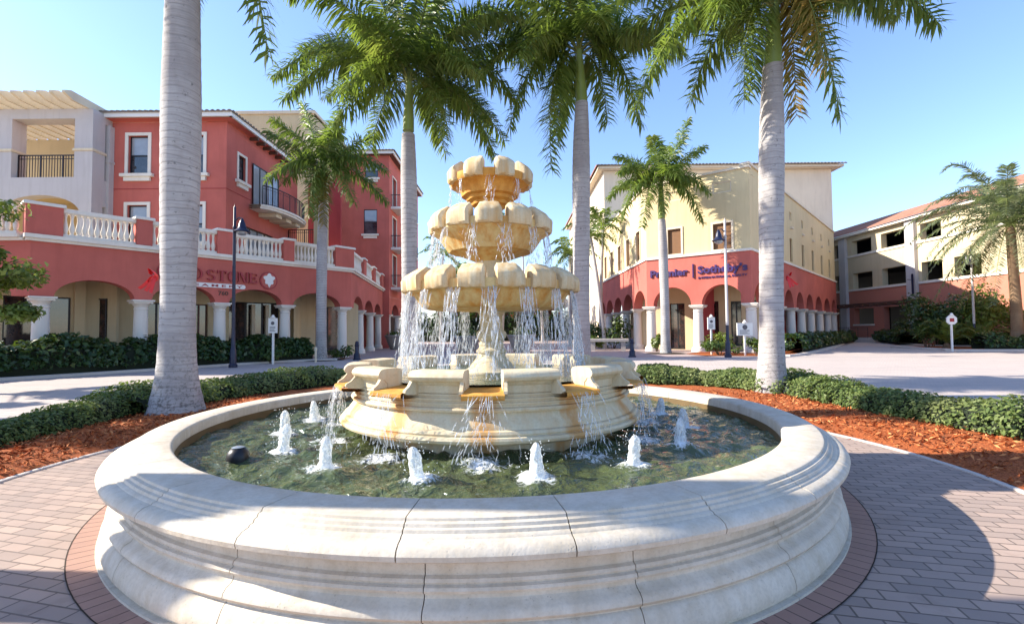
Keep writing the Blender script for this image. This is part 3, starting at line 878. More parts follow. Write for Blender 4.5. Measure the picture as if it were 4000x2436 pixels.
def bowl(prof, inside, nb, rot, width, rin, rout, zc, zt, zb, name_m, wz):
    """bowl with a ring of thick rounded lip blocks; between two blocks the water runs out"""
    flute = lambda a, z: .006 * math.cos(a * nb) if z > prof[2][1] else 0
    mb = MB(); mb.lathe(prof + inside, 96, (ix, iy, 0), wob=flute)
    o = mb.build('bowl', M[name_m], fountain, smooth=True); reorigin(o, ix, iy)
    for i in range(nb):
        a = rot + 2 * PI * (i + .5) / nb
        hw = width / 2
        rs = random.Random(i * 7 + nb)
        vs = []; fs = []
        K = 11; jg = rs.uniform(-.02, .02)
        th = (zt - zb)
        wd = rout - rin; zk = zb + (zc - zb) * (.54 + rs.uniform(-.05, .05)); sec = [(rin, zb + th * .25), (rin, zc - .03), (rin + .02, zc - .006), (rin + wd * .22, zc), (rin + wd * .36, zc - .010), (rout - wd * .20, zk + (zc - zk) * .42), (rout - .010, zk + .016), (rout, zk - .006), (rout - .004, zb + .018), (rout - .02, zb), (rin + wd * .5, zb)]
        q = len(sec)
        for k in range(K):
            f = k / (K - 1) * 2 - 1
            dome = 1 - abs(f) ** 9
            aa = a + hw * f
            for r, z in sec:
                # ends of the block are rounded down and drawn in
                z2 = zb + (z - zb) * (.84 + .16 * dome) if z > zb + .03 else z
                r2 = rin + (r - rin) * (.84 + .16 * dome) * (1 + jg)
                r2 += rs.uniform(-.005, .005); aa += rs.uniform(-.004, .004)
                vs.append((ix + r2 * math.sin(aa), iy - r2 * math.cos(aa), z2 + rs.uniform(-.005, .005)))
        for k in range(K - 1):
            for j in range(q):
                l = (j + 1) % q
                fs.append((k * q + j, k * q + q + j, k * q + q + l, k * q + l))
        fs += [tuple(range(q)), tuple((K - 1) * q + j for j in reversed(range(q)))]
        mb = MB(); mb.add(vs, fs)
        o = mb.build('lip_block', M['lip_stone'], fountain, smooth=True)
    mb = MB(); mb.lathe([(.1, wz), (rin + .03, wz)], 48, (ix, iy, 0))
    mb.build('bowl_water', M['bowlwater'], fountain)

bowl([(.20, 1.655), (.42, 1.662), (.58, 1.672), (.66, 1.672), (.70, 1.68), (.735, 1.70), (.765, 1.735), (.80, 1.79), (.83, 1.83), (.87, 1.838), (.885, 1.85), (.885, 1.93)],
     [(.80, 1.94), (.74, 1.86), (.1, 1.80)], 16, R(2.2), R(16.9), .76, .952, 2.075, 2.025, 1.845, 'bowl_stone', 1.925)
bowl([(.13, 2.17), (.19, 2.20), (.28, 2.235), (.355, 2.262), (.40, 2.280), (.445, 2.285), (.455, 2.30), (.49, 2.345), (.535, 2.41), (.565, 2.455), (.60, 2.47), (.612, 2.485), (.612, 2.56)],
     [(.54, 2.57), (.5, 2.50), (.1, 2.42)], 12, R(-14), R(23.6), .50, .670, 2.715, 2.645, 2.485, 'bowl_stone', 2.555)
bowl([(.115, 2.74), (.145, 2.765), (.155, 2.785), (.20, 2.80), (.208, 2.83), (.25, 2.85), (.262, 2.88), (.305, 2.895), (.318, 2.95), (.345, 2.985), (.385, 3.005), (.41, 3.01), (.425, 3.03), (.425, 3.09)],
     [(.36, 3.10), (.32, 3.03), (.1, 2.98)], 8, R(1), R(28), .315, .472, 3.235, 3.165, 3.015, 'bowl_top', 3.085)

# ------------------------------------------------------------------ water
JETS = []
for i in range(16):
    a = R(-168.75 + 22.5 * i + 1.0); r = 2.02
    JETS.append((fx + r * math.sin(a), fy - r * math.cos(a)))
WZ = .455
FALLS = [icirc(1.63, 2 * PI * i / 12) for i in range(12)]
def pool_water():
    nr, na = 70, 420
    r = np.linspace(1.22, 2.80, nr)[:, None]; a = np.linspace(0, 2 * PI, na, endpoint=False)[None, :]
    X = ix * (1 - (r - 1.22) / 1.58) + fx * ((r - 1.22) / 1.58) + r * np.cos(a); Y = fy + r * np.sin(a)
    Z = np.zeros_like(X)
    for jx, jy in JETS:
        d = np.hypot(X - jx, Y - jy); Z += .011 * np.cos(d * 62) * np.exp(-d * 4.2) + .022 * np.exp(-(d / .07) ** 2)
    for jx, jy in FALLS:
        d = np.hypot(X - jx, Y - jy); Z += .013 * np.cos(d * 48 + 1) * np.exp(-d * 3.0)
    rs = np.random.default_rng(5)
    for k in range(34):
        th = rs.uniform(0, 2 * PI); f = rs.uniform(9, 46); Z += .036 / f ** .75 * .8 * np.cos(f * (X * math.cos(th) + Y * math.sin(th)) + rs.uniform(0, 6))
    V = np.stack([X, Y, WZ + Z], 2).reshape(-1, 3)
    i, j = np.meshgrid(np.arange(nr - 1), np.arange(na), indexing='ij'); k = (j + 1) % na
    Fq = np.stack([i * na + j, i * na + na + j, i * na + na + k, i * na + k], 2).reshape(-1, 4)
    fo = np.zeros_like(X)
    for jx, jy in JETS:
        d = np.hypot(X - jx, Y - jy); fo = np.maximum(fo, np.exp(-(d / .15) ** 2) * .62)
    for jx, jy in FALLS:
        d = np.hypot((X - jx), (Y - jy)); fo = np.maximum(fo, np.exp(-(d / .24) ** 2) * .44)
    me = np_mesh('water', V, Fq, [M['water']], smooth=True)
    at = me.attributes.new('foam', 'FLOAT', 'POINT'); at.data.foreach_set('value', np.ascontiguousarray(fo.ravel(), np.float32))
    o = shared('water', me); struct(o)
pool_water()
mb = MB(); mb.lathe([(.1, 1.005), (1.27, 1.005)], 64, (ix, iy, 0)); o = mb.build('water', M['water']); struct(o)

def jet(i, x, y):
    rs = np.random.default_rng(100 + i)
    h = rs.uniform(.21, .255)
    mb = MB()
    n, k = 22, 26
    vs = []; fs = []
    lx = rs.normal(0, .010, 2); ph = rs.uniform(0, 6.28, 8)
    for q in range(k):
        t = q / (k - 1)
        r = .030 * (1 - t) ** 7 + .044 * (1 - min(.97, max(0, t - .05) ** 4.2 * 1.2)) ** .5 * (1 if t < .97 else .55) + .002 * math.sin(t * 30 + ph[0])
        for p in range(n):
            a = 2 * PI * p / n
            rr = r * (1 + .10 * math.sin(2 * a + ph[1] + t * 5) + .07 * math.sin(5 * a + ph[2] - t * 11) + .05 * math.sin(9 * a + ph[3] + t * 23) + rs.normal(0, .045))
            vs.append((x + lx[0] * t * 2 + rr * math.cos(a), y + lx[1] * t * 2 + rr * math.sin(a), WZ - .02 + t * h + .006 * math.sin(4 * a + ph[4] + t * 8)))
    for q in range(k - 1):
        for p in range(n):
            l = (p + 1) % n
            fs.append((q * n + p, q * n + l, q * n + n + l, q * n + n + p))
    fs.append(tuple((k - 1) * n + p for p in range(n)))
    mb.add(vs, fs)
    for q in range(60):                                                   # droplets
        a = rs.uniform(0, 2 * PI); z = rs.uniform(.0, h * 1.08); d = abs(rs.normal(.05, .03)) + .02 + .05 * (1 - z / h) ** 2; s = rs.uniform(.002, .0055)
        c = (x + d * math.cos(a), y + d * math.sin(a), WZ + z)
        mb.add([(c[0] + s, c[1], c[2]), (c[0] - s, c[1], c[2]), (c[0], c[1] + s, c[2]), (c[0], c[1] - s, c[2]), (c[0], c[1], c[2] + s * 1.6), (c[0], c[1], c[2] - s)],
               [(0, 2, 4), (2, 1, 4), (1, 3, 4), (3, 0, 4), (2, 0, 5), (1, 2, 5), (3, 1, 5), (0, 3, 5)])
    return mb.build('water_jet', M['foam'], None, smooth=80, loc=(x, y, WZ))
JL = {0: 'white bubbling jet hidden behind the inner basin'}
POS = ['white water jet behind the fountain, {} side', 'x']
def jet_label(i):
    a = -168.75 + 22.5 * i
    n = {-101: 'small white jet behind the left end of the inner basin', -79: 'white jet at the left of the pool, farther of the two close together', -56: 'white jet at the left of the pool, nearer of the two close together',
         -33: 'white jet in the pool to the right of the round underwater light', -11: 'white jet in front of the fountain, left of the middle spout', 11: 'white jet in front of the fountain, right of the middle spout',
         33: 'white jet at the right front of the pool, beside the deep shade of the basin', 56: 'white jet at the right of the pool, nearest of the right-hand cluster', 78: 'white jet at the far right of the pool, nearest the right rim',
         101: 'small white jet at the back right of the pool under the shaded rim'}
    for k, v in n.items():
        if abs(k - a) < 3: return v, None
    return 'white jet behind the inner basin of the fountain', 'jets behind the basin'
for i, (x, y) in enumerate(JETS):
    o = jet(i, x, y); lb, _ = jet_label(i)
    tag(o, lb, 'water jet', 'bubbling jets in the pool')

def falls(name, label, notches, zr, zend, strands, spread, reach, rad, seed):
    """separate threads of water dropping from each outlet"""
    rs = np.random.default_rng(seed)
    mb = MB()
    for (x, y, dx, dy) in notches:
        for s in range(strands):
            o = rs.normal(0, spread * .42)
            px, py = x - dy * o, y + dx * o
            v = reach * rs.uniform(.35, 1.3); z = zr; H = zr - zend
            ph = rs.uniform(0, 6.28); sw = rs.uniform(.006, .022); dr = rs.normal(0, spread * .85)
            t0 = 0
            while t0 < .98:                                                # a thread that tears into streaks as it falls
                seg = (.28 if t0 == 0 else rs.uniform(.05, .16)) * rs.uniform(.7, 1.4)
                t1 = min(.995, t0 + seg); n = 4 if t0 else 7
                jx = rs.normal(0, .010 + spread * .22 * t0); jy = rs.normal(0, .012 * t0 + .001)
                pts = []; rr = []
                tilt = rs.normal(0, .035)
                for q in range(n):
                    g = q / (n - 1); t = t0 + (t1 - t0) * g
                    f = math.sqrt(t); wv = sw * math.sin(ph + t * 10) * t + dr * t + jx + tilt * (g - .5) * seg * 3
                    pts.append((px + dx * (v * f + jy) - dy * wv, py + dy * (v * f + jy) + dx * wv, z - H * t))
                    rr.append(rad * rs.uniform(.7, 1.35) * (.35 + 1.0 * math.sin(PI * min(1, max(.06, g)))) * (1.25 if t0 else 1))
                mb.tube(pts, rr, 5)
                t0 = t1 - seg * .15 + rs.exponential(.022)
        for s in range(strands * 3):                                       # drops shaken loose
            o = rs.normal(0, spread * .7); t = rs.uniform(.15, 1); f = math.sqrt(t)
            d = reach * rs.uniform(.2, 1.9) * f
            c = (x - dy * o + dx * d, y + dx * o + dy * d, zr - (zr - zend) * t); q = rad * rs.uniform(.5, 1.2)
            mb.add([(c[0] + q, c[1], c[2]), (c[0] - q, c[1], c[2]), (c[0], c[1] + q, c[2]), (c[0], c[1] - q, c[2]), (c[0], c[1], c[2] + q * 2.5), (c[0], c[1], c[2] - q * 1.5)],
                   [(0, 2, 4), (2, 1, 4), (1, 3, 4), (3, 0, 4), (2, 0, 5), (1, 2, 5), (3, 1, 5), (0, 3, 5)])
    o = mb.build(name, M['stream'], None, smooth=80, loc=(ix, iy, zend))
    tag(o, label, 'water', None, 'stuff')
def ring_notch(n, rot, r):
    return [(*icirc(r, rot + 2 * PI * i / n), math.sin(rot + 2 * PI * i / n), -math.cos(rot + 2 * PI * i / n)) for i in range(n)]
falls('falling_water', 'thin threads of water dropping from the top bowl', ring_notch(8, R(1), .41), 3.03, 2.56, 6, .06, .05, .003, 1)
falls('falling_water', 'threads of water dropping from the middle bowl into the widest bowl', ring_notch(12, R(-14), .60), 2.50, 1.95, 11, .07, .08, .0034, 2)
falls('falling_water', 'broken curtains of water dropping from the widest bowl into the inner basin', ring_notch(16, R(2.2), .875), 1.87, 1.01, 19, .085, .11, .0038, 3)
falls('falling_water', 'thin falls of water running from the spouts of the inner basin into the pool', ring_notch(12, 0, 1.585), .955, WZ, 15, .18, .10, .0028, 4)
# underwater lamp
lt = thing('pool_light', 'round black pool light breaking the water at the left front', 'pool light', (-2.14, 3.86, WZ))
mb = MB(); mb.lathe([(.02, .11), (.05, .10), (.075, .07), (.085, .03), (.08, -.03), (.06, -.08)], 20, (-2.14, 3.86, WZ)); mb.build('housing', M['black'], lt, smooth=True)
mb = MB(); mb.lathe([(.0, .112), (.03, .111), (.048, .103)], 16, (-2.14, 3.86, WZ + .003)); mb.build('lens', M['pale_glass'], lt, smooth=True)

# ------------------------------------------------------------------ building kit
def arch_wall(mb, F, s0, s1, arches, zs, rise, zt, th, K=18):
    """wall from the springing up, with arches (a0,a1); d=0 is the outer face"""
    s = s0
    for a0, a1 in arches:
        if a0 > s + 1e-4: mb.fbox(F, s, a0, -th, 0, zs, zt)
        mid, hw = (a0 + a1) / 2, (a1 - a0) / 2
        pt = [(mid - hw * math.cos(PI * i / K), zs + rise * math.sin(PI * i / K)) for i in range(K + 1)]
        vs = []
        for x, z in pt: vs += [F(x, 0, z), F(x, 0, zt), F(x, -th, z), F(x, -th, zt)]
        fs = []
        for i in range(K):
            b = i * 4; c = b + 4
            fs += [(b, c, c + 1, b + 1), (b + 2, b + 3, c + 3, c + 2), (b, b + 2, c + 2, c), (b + 1, c + 1, c + 3, b + 3)]
        mb.add(vs, fs)
        s = a1
    if s1 > s + 1e-4: mb.fbox(F, s, s1, -th, 0, zs, zt)

def wall_holes(mb, F, s0, s1, z0, z1, holes, depth=.18, d=0, m=0):
    """flat wall with rectangular openings (a0,a1,b0,b1) and their reveals"""
    S = sorted({s0, s1, *[h[0] for h in holes], *[h[1] for h in holes]}); Z = sorted({z0, z1, *[h[2] for h in holes], *[h[3] for h in holes]})
    for i in range(len(S) - 1):
        for j in range(len(Z) - 1):
            cs, cz = (S[i] + S[i + 1]) / 2, (Z[j] + Z[j + 1]) / 2
            if any(h[0] < cs < h[1] and h[2] < cz < h[3] for h in holes): continue
            mb.add([F(S[i], d, Z[j]), F(S[i + 1], d, Z[j]), F(S[i + 1], d, Z[j + 1]), F(S[i], d, Z[j + 1])], [(0, 1, 2, 3)], m)
    for a0, a1, b0, b1 in holes:
        mb.add([F(a0, d, b0), F(a1, d, b0), F(a1, d, b1), F(a0, d, b1), F(a0, d - depth, b0), F(a1, d - depth, b0), F(a1, d - depth, b1), F(a0, d - depth, b1)],
               [(0, 4, 5, 1), (1, 5, 6, 2), (2, 6, 7, 3), (3, 7, 4, 0)], m)

def window(parent, F, s0, s1, z0, z1, depth=.18, trim=.14, sill=True, mat='glass', trimmat='trim', bars='hung', d=0, framemat='black', half=None):
    """window in a wall opening: frame > pane, sill"""
    mb = MB()
    if trim:
        t = trim
        mb.fbox(F, s0 - t, s0, d + .002, d + .05, z0 - (0 if sill else t), z1 + t); mb.fbox(F, s1, s1 + t, d + .002, d + .05, z0 - (0 if sill else t), z1 + t)
        mb.fbox(F, s0, s1, d + .002, d + .048, z1, z1 + t)
        if not sill: mb.fbox(F, s0, s1, d + .002, d + .048, z0 - t, z0)
    f = .055
    q0, q1 = d - depth + .015, d - depth + .065
    mb.fbox(F, s0, s0 + f, q0, q1, z0, z1, 1); mb.fbox(F, s1 - f, s1, q0, q1, z0, z1, 1)
    mb.fbox(F, s0 + f, s1 - f, q0, q1 - .003, z0, z0 + f, 1); mb.fbox(F, s0 + f, s1 - f, q0, q1 - .003, z1 - f, z1, 1)
    if bars == 'hung': mb.fbox(F, s0 + f, s1 - f, q0, q1 + .01, (z0 + z1) / 2 - .03, (z0 + z1) / 2 + .03, 1)
    elif isinstance(bars, int):
        for k in range(1, bars):
            x = s0 + (s1 - s0) * k / bars
            mb.fbox(F, x - .04, x + .04, q0, q1 - .006, z0 + f, z1 - f, 1)
    w_ = mb.build('window', [M[trimmat], M[framemat]], parent)
    mb = MB()
    e = d - depth + .03
    if half:
        zm = (z0 + z1) / 2
        mb.add([F(s0 + f, e, z0 + f), F(s1 - f, e, z0 + f), F(s1 - f, e, zm), F(s0 + f, e, zm)], [(0, 1, 2, 3)], 0)
        mb.add([F(s0 + f, e + .012, zm), F(s1 - f, e + .012, zm), F(s1 - f, e + .012, z1 - f), F(s0 + f, e + .012, z1 - f)], [(0, 1, 2, 3)], 1)
        mb.build('pane', [M[mat], M[half]], w_)
    else:
        mb.add([F(s0 + f, e, z0 + f), F(s1 - f, e, z0 + f), F(s1 - f, e, z1 - f), F(s0 + f, e, z1 - f)], [(0, 1, 2, 3)])
        mb.build('pane', M[mat], w_)
    if sill:
        mb = MB()
        o = trim + .16
        mb.fbox(F, s0 - o, s1 + o, d + .001, d + .20, z0 - .16, z0 - .002)
        mb.fbox(F, s0 - o + .16, s1 + o - .16, d + .001, d + .12, z0 - .38, z0 - .16)
        mb.build('sill', M[trimmat], w_)
    return w_

COLCACHE = {}
def column(parent, x, y, h=2.85, r=.26, ang=0, base=True, name='column'):
    key = (round(h, 2), r, base)
    if key not in COLCACHE:
        mb = MB()
        p = []
        if base: p += [(r * 1.45, 0), (r * 1.45, .12), (r * 1.38, .14), (r * 1.42, .20), (r * 1.32, .27), (r * 1.12, .31), (r * 1.06, .36)]
        else: p += [(r * 1.02, 0)]
        p += [(r * 1.02, .6), (r, h * .5), (r * .93, h - .55), (r * .91, h - .42), (r * .99, h - .40), (r * .99, h - .36), (r * .91, h - .34), (r * .91, h - .28), (r * 1.0, h - .25), (r * 1.14, h - .19), (r * 1.2, h - .15)]
        mb.lathe(p, 28)
        a = r * 1.3
        mb.box(-a, a, -a, a, h - .15, h - .07); mb.box(-a - .05, a + .05, -a - .05, a + .05, h - .068, h)
        COLCACHE[key] = mb.mesh('column', M['colstone'], smooth=True)
    return shared(name, COLCACHE[key], parent, Vector((x, y, 0)) - WL[parent.name], (0, 0, ang))

def baluster_bay(parent, F, s0, s1, z0, zt, n, d0=-.28, d1=.02, m='trim'):
    mb = MB()
    mb.fbox(F, s0, s1, d0, d1, zt - .15, zt); mb.fbox(F, s0, s1, d0 + .04, d1 - .04, zt - .19, zt - .15)
    mb.fbox(F, s0, s1, d0 + .02, d1 - .02, z0, z0 + .12)
    h = zt - .19 - z0 - .12
    prof = [(.075, 0), (.075, .04), (.045, .06), (.06, .1 * h), (.088, .25 * h), (.088, .33 * h), (.06, .5 * h), (.042, .68 * h), (.04, .82 * h), (.058, .87 * h), (.045, .9 * h), (.07, .94 * h), (.07, h)]
    dm = (d0 + d1) / 2
    for k in range(n):
        s = s0 + (s1 - s0) * (k + .5) / n
        mb.lathe(prof, 10, F(s, dm, z0 + .12))
    return mb.build('balustrade', M[m], parent, smooth=True)

def pier(parent, F, s0, s1, z0, zt, d0=-.38, d1=.10, m='coral'):
    mb = MB()
    mb.fbox(F, s0, s1, d0, d1, z0, zt, 0)
    mb.bev(F, s0 - .07, s1 + .07, d0 - .07, d1 + .07, zt, zt + .12, .03, 1)
    return mb.build('pier', [M[m], M['trim']], parent)

def railing(parent, F, s0, s1, d, z0, z1, step=.13, name='railing', close=None):
    mb = MB()
    mb.fbox(F, s0, s1, d - .03, d + .03, z1 - .05, z1); mb.fbox(F, s0, s1, d - .02, d + .02, z1 - .22, z1 - .19); mb.fbox(F, s0, s1, d - .02, d + .02, z0, z0 + .04)
    n = max(2, int((s1 - s0) / step))
    for k in range(n + 1):
        s = s0 + (s1 - s0) * k / n
        q = .028 if k % 8 == 0 else .012
        mb.fbox(F, s - q, s + q, d - q, d + q, z0 + .002, z1 - .01)
    return mb.build(name, M['black'], parent)

def tile_roof(parent, e0, e1, t0, t1, m='tile', period=.28, amp=.05, rows=2, name='roof', thick=.12, fascia=True, fm='whitepaint'):
    """barrel tiled slope from eave e0-e1 up to t0-t1"""
    e0, e1, t0, t1 = map(Vector, (e0, e1, t0, t1))
    L = (e1 - e0).length; n = max(2, int(L / period)); K = 6
    nrm = (e1 - e0).cross(t0 - e0).normalized()
    if nrm.z < 0: nrm = -nrm
    vs = []; fs = []; N = n * K + 1
    for r in range(rows + 1):
        g = r / rows
        for i in range(N):
            f = i / (n * K)
            p = (e0.lerp(e1, f)).lerp(t0.lerp(t1, f), g)
            vs.append(p + nrm * (amp * abs(math.sin(PI * i / K)) * 1.4))
    for r in range(rows):
        for i in range(N - 1): fs.append((r * N + i, r * N + i + 1, r * N + N + i + 1, r * N + N + i))
    mb = MB(); mb.add(vs, fs)
    # tile ends
    b = len(mb.v)
    vs = []
    for i in range(N):
        p = e0.lerp(e1, i / (n * K)); vs += [p + nrm * (amp * abs(math.sin(PI * i / K)) * 1.4), p - Vector((0, 0, .04))]
    mb.add(vs, [(2 * i, 2 * i + 1, 2 * i + 3, 2 * i + 2) for i in range(N - 1)])
    o = mb.build(name, M[m], parent, smooth=True)
    return o

def fascia(parent, pts, z0, z1, wd, m='whitepaint', name='fascia'):
    mb = MB()
    for a, b in zip(pts[:-1], pts[1:]):
        a = Vector((*a, 0)); b = Vector((*b, 0)); u = (b - a).normalized()
        F = frame(a, u)
        mb.fbox(F, -.001, (b - a).length + .001, -wd, 0, z0, z1)
    return mb.build(name, M[m], parent)

def text_mesh(body, size, depth, bold=.0, width=1.0):
    cu = bpy.data.curves.new('lettering', 'FONT'); cu.body = body; cu.size = size; cu.extrude = depth; cu.offset = bold; cu.align_x = 'LEFT'; cu.resolution_u = 3
    to = bpy.data.objects.new('lettering', cu); COL.objects.link(to)
    bpy.context.view_layer.update()
    me = bpy.data.meshes.new_from_object(to.evaluated_get(bpy.context.evaluated_depsgraph_get()))
    bpy.data.objects.remove(to); bpy.data.curves.remove(cu)
    return me
def text_on(parent, name, F, s0, s1, z, d, body, size, depth, m, bold=0., slope=0.):
    """lettering on a facade, stretched to run from s0 to s1"""
    me = text_mesh(body, size, depth, bold)
    xs = [v.co.x for v in me.vertices]; x0, x1 = min(xs), max(xs)
    k = (s1 - s0) / (x1 - x0)
    off = WL[parent.name]
    for v in me.vertices:
        x, y, zz = v.co
        p = Vector(F(s0 + (x - x0) * k, d + zz, z + y)); v.co = p - off
    me.materials.clear(); me.materials.append(M[m])
    o = bpy.data.objects.new(name, me); COL.objects.link(o); o.parent = parent
    WL[o.name] = off
    return o
def serif(parent, name, F, s0, s1, z, h, body, m, d=.02):
    """heavy serif capitals built stroke by stroke (letters used: C O L D S T N E)"""
    mb = MB()
    n = len(body); adv = (s1 - s0) / n
    wgt = .24
    for i, ch in enumerate(body):
        if ch == ' ': continue
        x = s0 + adv * i; wl = adv * .86; st = wl * wgt; th = h * .075; sf = st * .45
        def bar(a0, a1, b0, b1): mb.fbox(F, x + a0, x + a1, d, d + .07, z + b0, z + b1)
        def stem(a): bar(a, a + st, 0, h); bar(a - sf, a, 0, th); bar(a + st, a + st + sf, 0, th); bar(a - sf, a, h - th, h); bar(a + st, a + st + sf, h - th, h)
        def ring(a0, a1, cx, rx, ry, cy, th0=.1, th1=.24):
            K = 20; P = []
            for q in range(K + 1):
                w_ = R(a0 + (a1 - a0) * q / K); t_ = wl * (th0 + (th1 - th0) * abs(math.cos(w_)))
                for dd in (d, d + .07):
                    P += [F(x + cx + rx * math.cos(w_), dd, z + cy + ry * math.sin(w_)), F(x + cx + (rx - t_) * math.cos(w_), dd, z + cy + (ry - t_ * .7) * math.sin(w_))]
            fs = []
            for q in range(K):
                b = q * 4; c = b + 4
                fs += [(b + 2, c + 2, c + 3, b + 3), (b, b + 1, c + 1, c), (b, c, c + 2, b + 2), (b + 1, b + 3, c + 3, c + 1)]
            mb.add(P, fs)
        if ch == 'L': stem(sf); bar(sf + st, wl, 0, th * 1.4); bar(wl - sf, wl, th * 1.4, h * .3)
        elif ch == 'D': stem(sf); ring(-90, 90, sf + st, wl - sf - st, h / 2, h / 2)
        elif ch == 'T': stem(wl / 2 - st / 2); bar(0, wl / 2 - st / 2 - sf, h - th * 1.4, h); bar(wl / 2 + st / 2 + sf, wl, h - th * 1.4, h); bar(0, sf, h * .72, h - th * 1.4); bar(wl - sf, wl, h * .72, h - th * 1.4)
        elif ch == 'E': stem(sf); bar(sf + st, wl, 0, th * 1.4); bar(sf + st, wl * .72, h * .47, h * .55); bar(sf + st * 1.5, wl, h - th * 1.4, h - th); bar(wl - sf, wl, th * 1.4, h * .28); bar(wl - sf, wl, h * .74, h - th * 1.4); bar(wl * .72, wl * .72 + sf, h * .38, h * .64)
        elif ch == 'N':
            bar(0, st * .5, 0, h); bar(wl - st * .5, wl, 0, h); bar(-sf, 0, h - th, h); bar(-sf, 0, 0, th); bar(wl, wl + sf * .6, h - th, h)
            P = [F(x + q, dd, z + zz) for dd in (d + .002, d + .072) for q, zz in ((st * .5, h), (st * 1.5, h), (wl - st * .5, 0), (wl - st * 1.5, 0))]
            mb.add(P, [(4, 5, 6, 7), (0, 3, 2, 1), (0, 1, 5, 4), (1, 2, 6, 5), (2, 3, 7, 6), (3, 0, 4, 7)])
        elif ch == 'O': ring(0, 360, wl / 2, wl / 2, h / 2, h / 2)
        elif ch == 'C': ring(48, 312, wl / 2, wl / 2, h / 2, h / 2); bar(wl * .86, wl * .95, h * .62, h * .92)
        elif ch == 'S':
            ring(20, 270, wl / 2, wl * .44, h * .27, h * .73, .1, .22); ring(-160, 90, wl / 2, wl * .46, h * .27, h * .27, .1, .22)
    return mb.build(name, M[m], parent)

# ------------------------------------------------------------------ coral arcade building (left)
CB = thing('coral_building', 'coral red arcaded building with white balustrade terrace on the left', 'building', (-17.22, 18.01, 0))
FL = frame((-17.22, 18.01), (.612, .791))
SC = [0.0, 3.06, 6.11, 9.24, 12.59]                                       # column stations
ZC, ZB, ZT = 2.85, 4.86, 5.10                                             # capital, cornice bottom, cornice top
mb = MB()
arch_wall(mb, FL, -.36, 13.0, [(SC[i] + .30, SC[i + 1] - .30) for i in range(4)], ZC, .70, ZB, .55)
mb.build('arcade_wall', M['coral'], CB)
# wing turning to the left of the corner
P0 = FL(-.36, 0, 0); FLW = frame((P0[0] - 12, P0[1]), (1, 0))
mb = MB(); arch_wall(mb, FLW, 0, 12 - .001, [(2.3, 5.0), (5.6, 8.3), (8.9, 11.35)], ZC, .70, ZB, .55); mb.build('arcade_wall', M['coral'], CB)
for s in (8.6, 5.3): column(CB, *FLW(s, -.27, 0)[:2])
# side wing
P1 = FL(13.0, 0, 0)
FS = frame(P1[:2], (-.130, .9915))
SS = [.3, 4.35, 8.75, 13.05]
mb = MB(); arch_wall(mb, FS, .001, 14.0, [(.75, 3.95), (4.75, 8.35), (9.15, 12.7)], ZC, .78, ZB, .55); mb.build('arcade_wall', M['coral'], CB)
for s in SC: column(CB, *FL(s, -.28, 0)[:2], ZC, .26, math.atan2(.791, .612))
for s in SS[1:]: column(CB, *FS(s, -.28, 0)[:2], ZC, .26, R(97))
mb = MB()
mb.fbox(FL, -.50, 13.10, -.6, .10, ZB, ZB + .10); mb.fbox(FL, -.56, 13.16, -.6, .20, ZB + .10, ZT)
mb.fbox(FS, .12, 14.05, -.6, .10, ZB + .002, ZB + .098); mb.fbox(FS, .22, 14.1, -.6, .20, ZB + .102, ZT - .002)
mb.fbox(FLW, 0, 11.8, -.6, .10, ZB + .002, ZB + .102); mb.fbox(FLW, 0, 11.7, -.6, .20, ZB + .104, ZT - .004)
mb.build('cornice', M['trim'], CB)
# terrace deck over the arcade
mb = MB(); D = [FL(-.36, -.56, 0), FL(13.0, -.56, 0), FS(14, -.56, 0), (-24, 42, 0), (-40, 30, 0), (-40, 18.3, 0)]
mb.add([(x, y, z) for z in (4.7, 4.98) for x, y, _ in D], [tuple(range(6)), tuple(range(6, 12))]); mb.build('terrace', M['tan'], CB)
# piers and balustrades
PR = [(-.53, .50), (2.77, 3.32), (5.85, 6.49), (8.99, 9.53), (11.95, 13.12)]
for k, (a, b) in enumerate(PR): pier(CB, FL, a, b, ZT, 6.18)
for (a, b), (c, d) in zip(PR[:-1], PR[1:]): baluster_bay(CB, FL, b + .002, c - .002, ZT, 6.20, 12)
for a, b in ((3.9, 4.8), (8.3, 9.2), (12.7, 13.8)): pier(CB, FS, a, b, ZT, 6.18)
for a, b in ((.25, 3.9), (4.8, 8.3), (9.2, 12.7)): baluster_bay(CB, FS, a + .002, b - .002, ZT, 6.20, 11)
baluster_bay(CB, FLW, 5.0, 11.46, ZT, 6.20, 22)
# shop fronts behind the arcade
FB = frame(FL(0, -2.9, 0)[:2], (.612, .791))
mb = MB()
holes = [(-.7, 1.32, .02, 3.0), (3.55, 5.3, .02, 2.9), (5.85, 6.6, .02, 2.9), (7.6, 10.28, .02, 3.1), (12.5, 14.3, .02, 3.0)]
wall_holes(mb, FB, -3, 15.5, 0, 4.7, holes, .25)
mb.build('shop_wall', M['tan'], CB)
for h in holes: window(CB, FB, *h, depth=.2, trim=0, sill=False, mat='shop', bars=2 if h[1] - h[0] < 2.2 else 3, framemat='wood' if 5 < h[0] < 7 else 'black')
mb = MB()
for s, w_ in ((1.4, .35), (11.2, .4)):
    mb = MB(); mb.fbox(FB, s, s + w_, .002, .20, 0, 4.69); mb.build('pilaster', M['tan'], CB)
for s, t in ((8.75, .17), (9.5, .17)):                                     # reclaimed cream posts in the shop front
    mb = MB(); mb.fbox(FB, s, s + t, -.1, .06, .02, 2.98); mb.build('shop_post', M['cream'], CB)
FSB = frame(FS(0, -3.0, 0)[:2], (-.130, .9915))
mb = MB(); hs = [(1.2, 3.4, .02, 3.0), (5.4, 7.6, .02, 3.0), (9.8, 12, .02, 3.0)]; wall_holes(mb, FSB, -.5, 14, 0, 4.7, hs, .2); mb.build('shop_wall', M['tan'], CB)
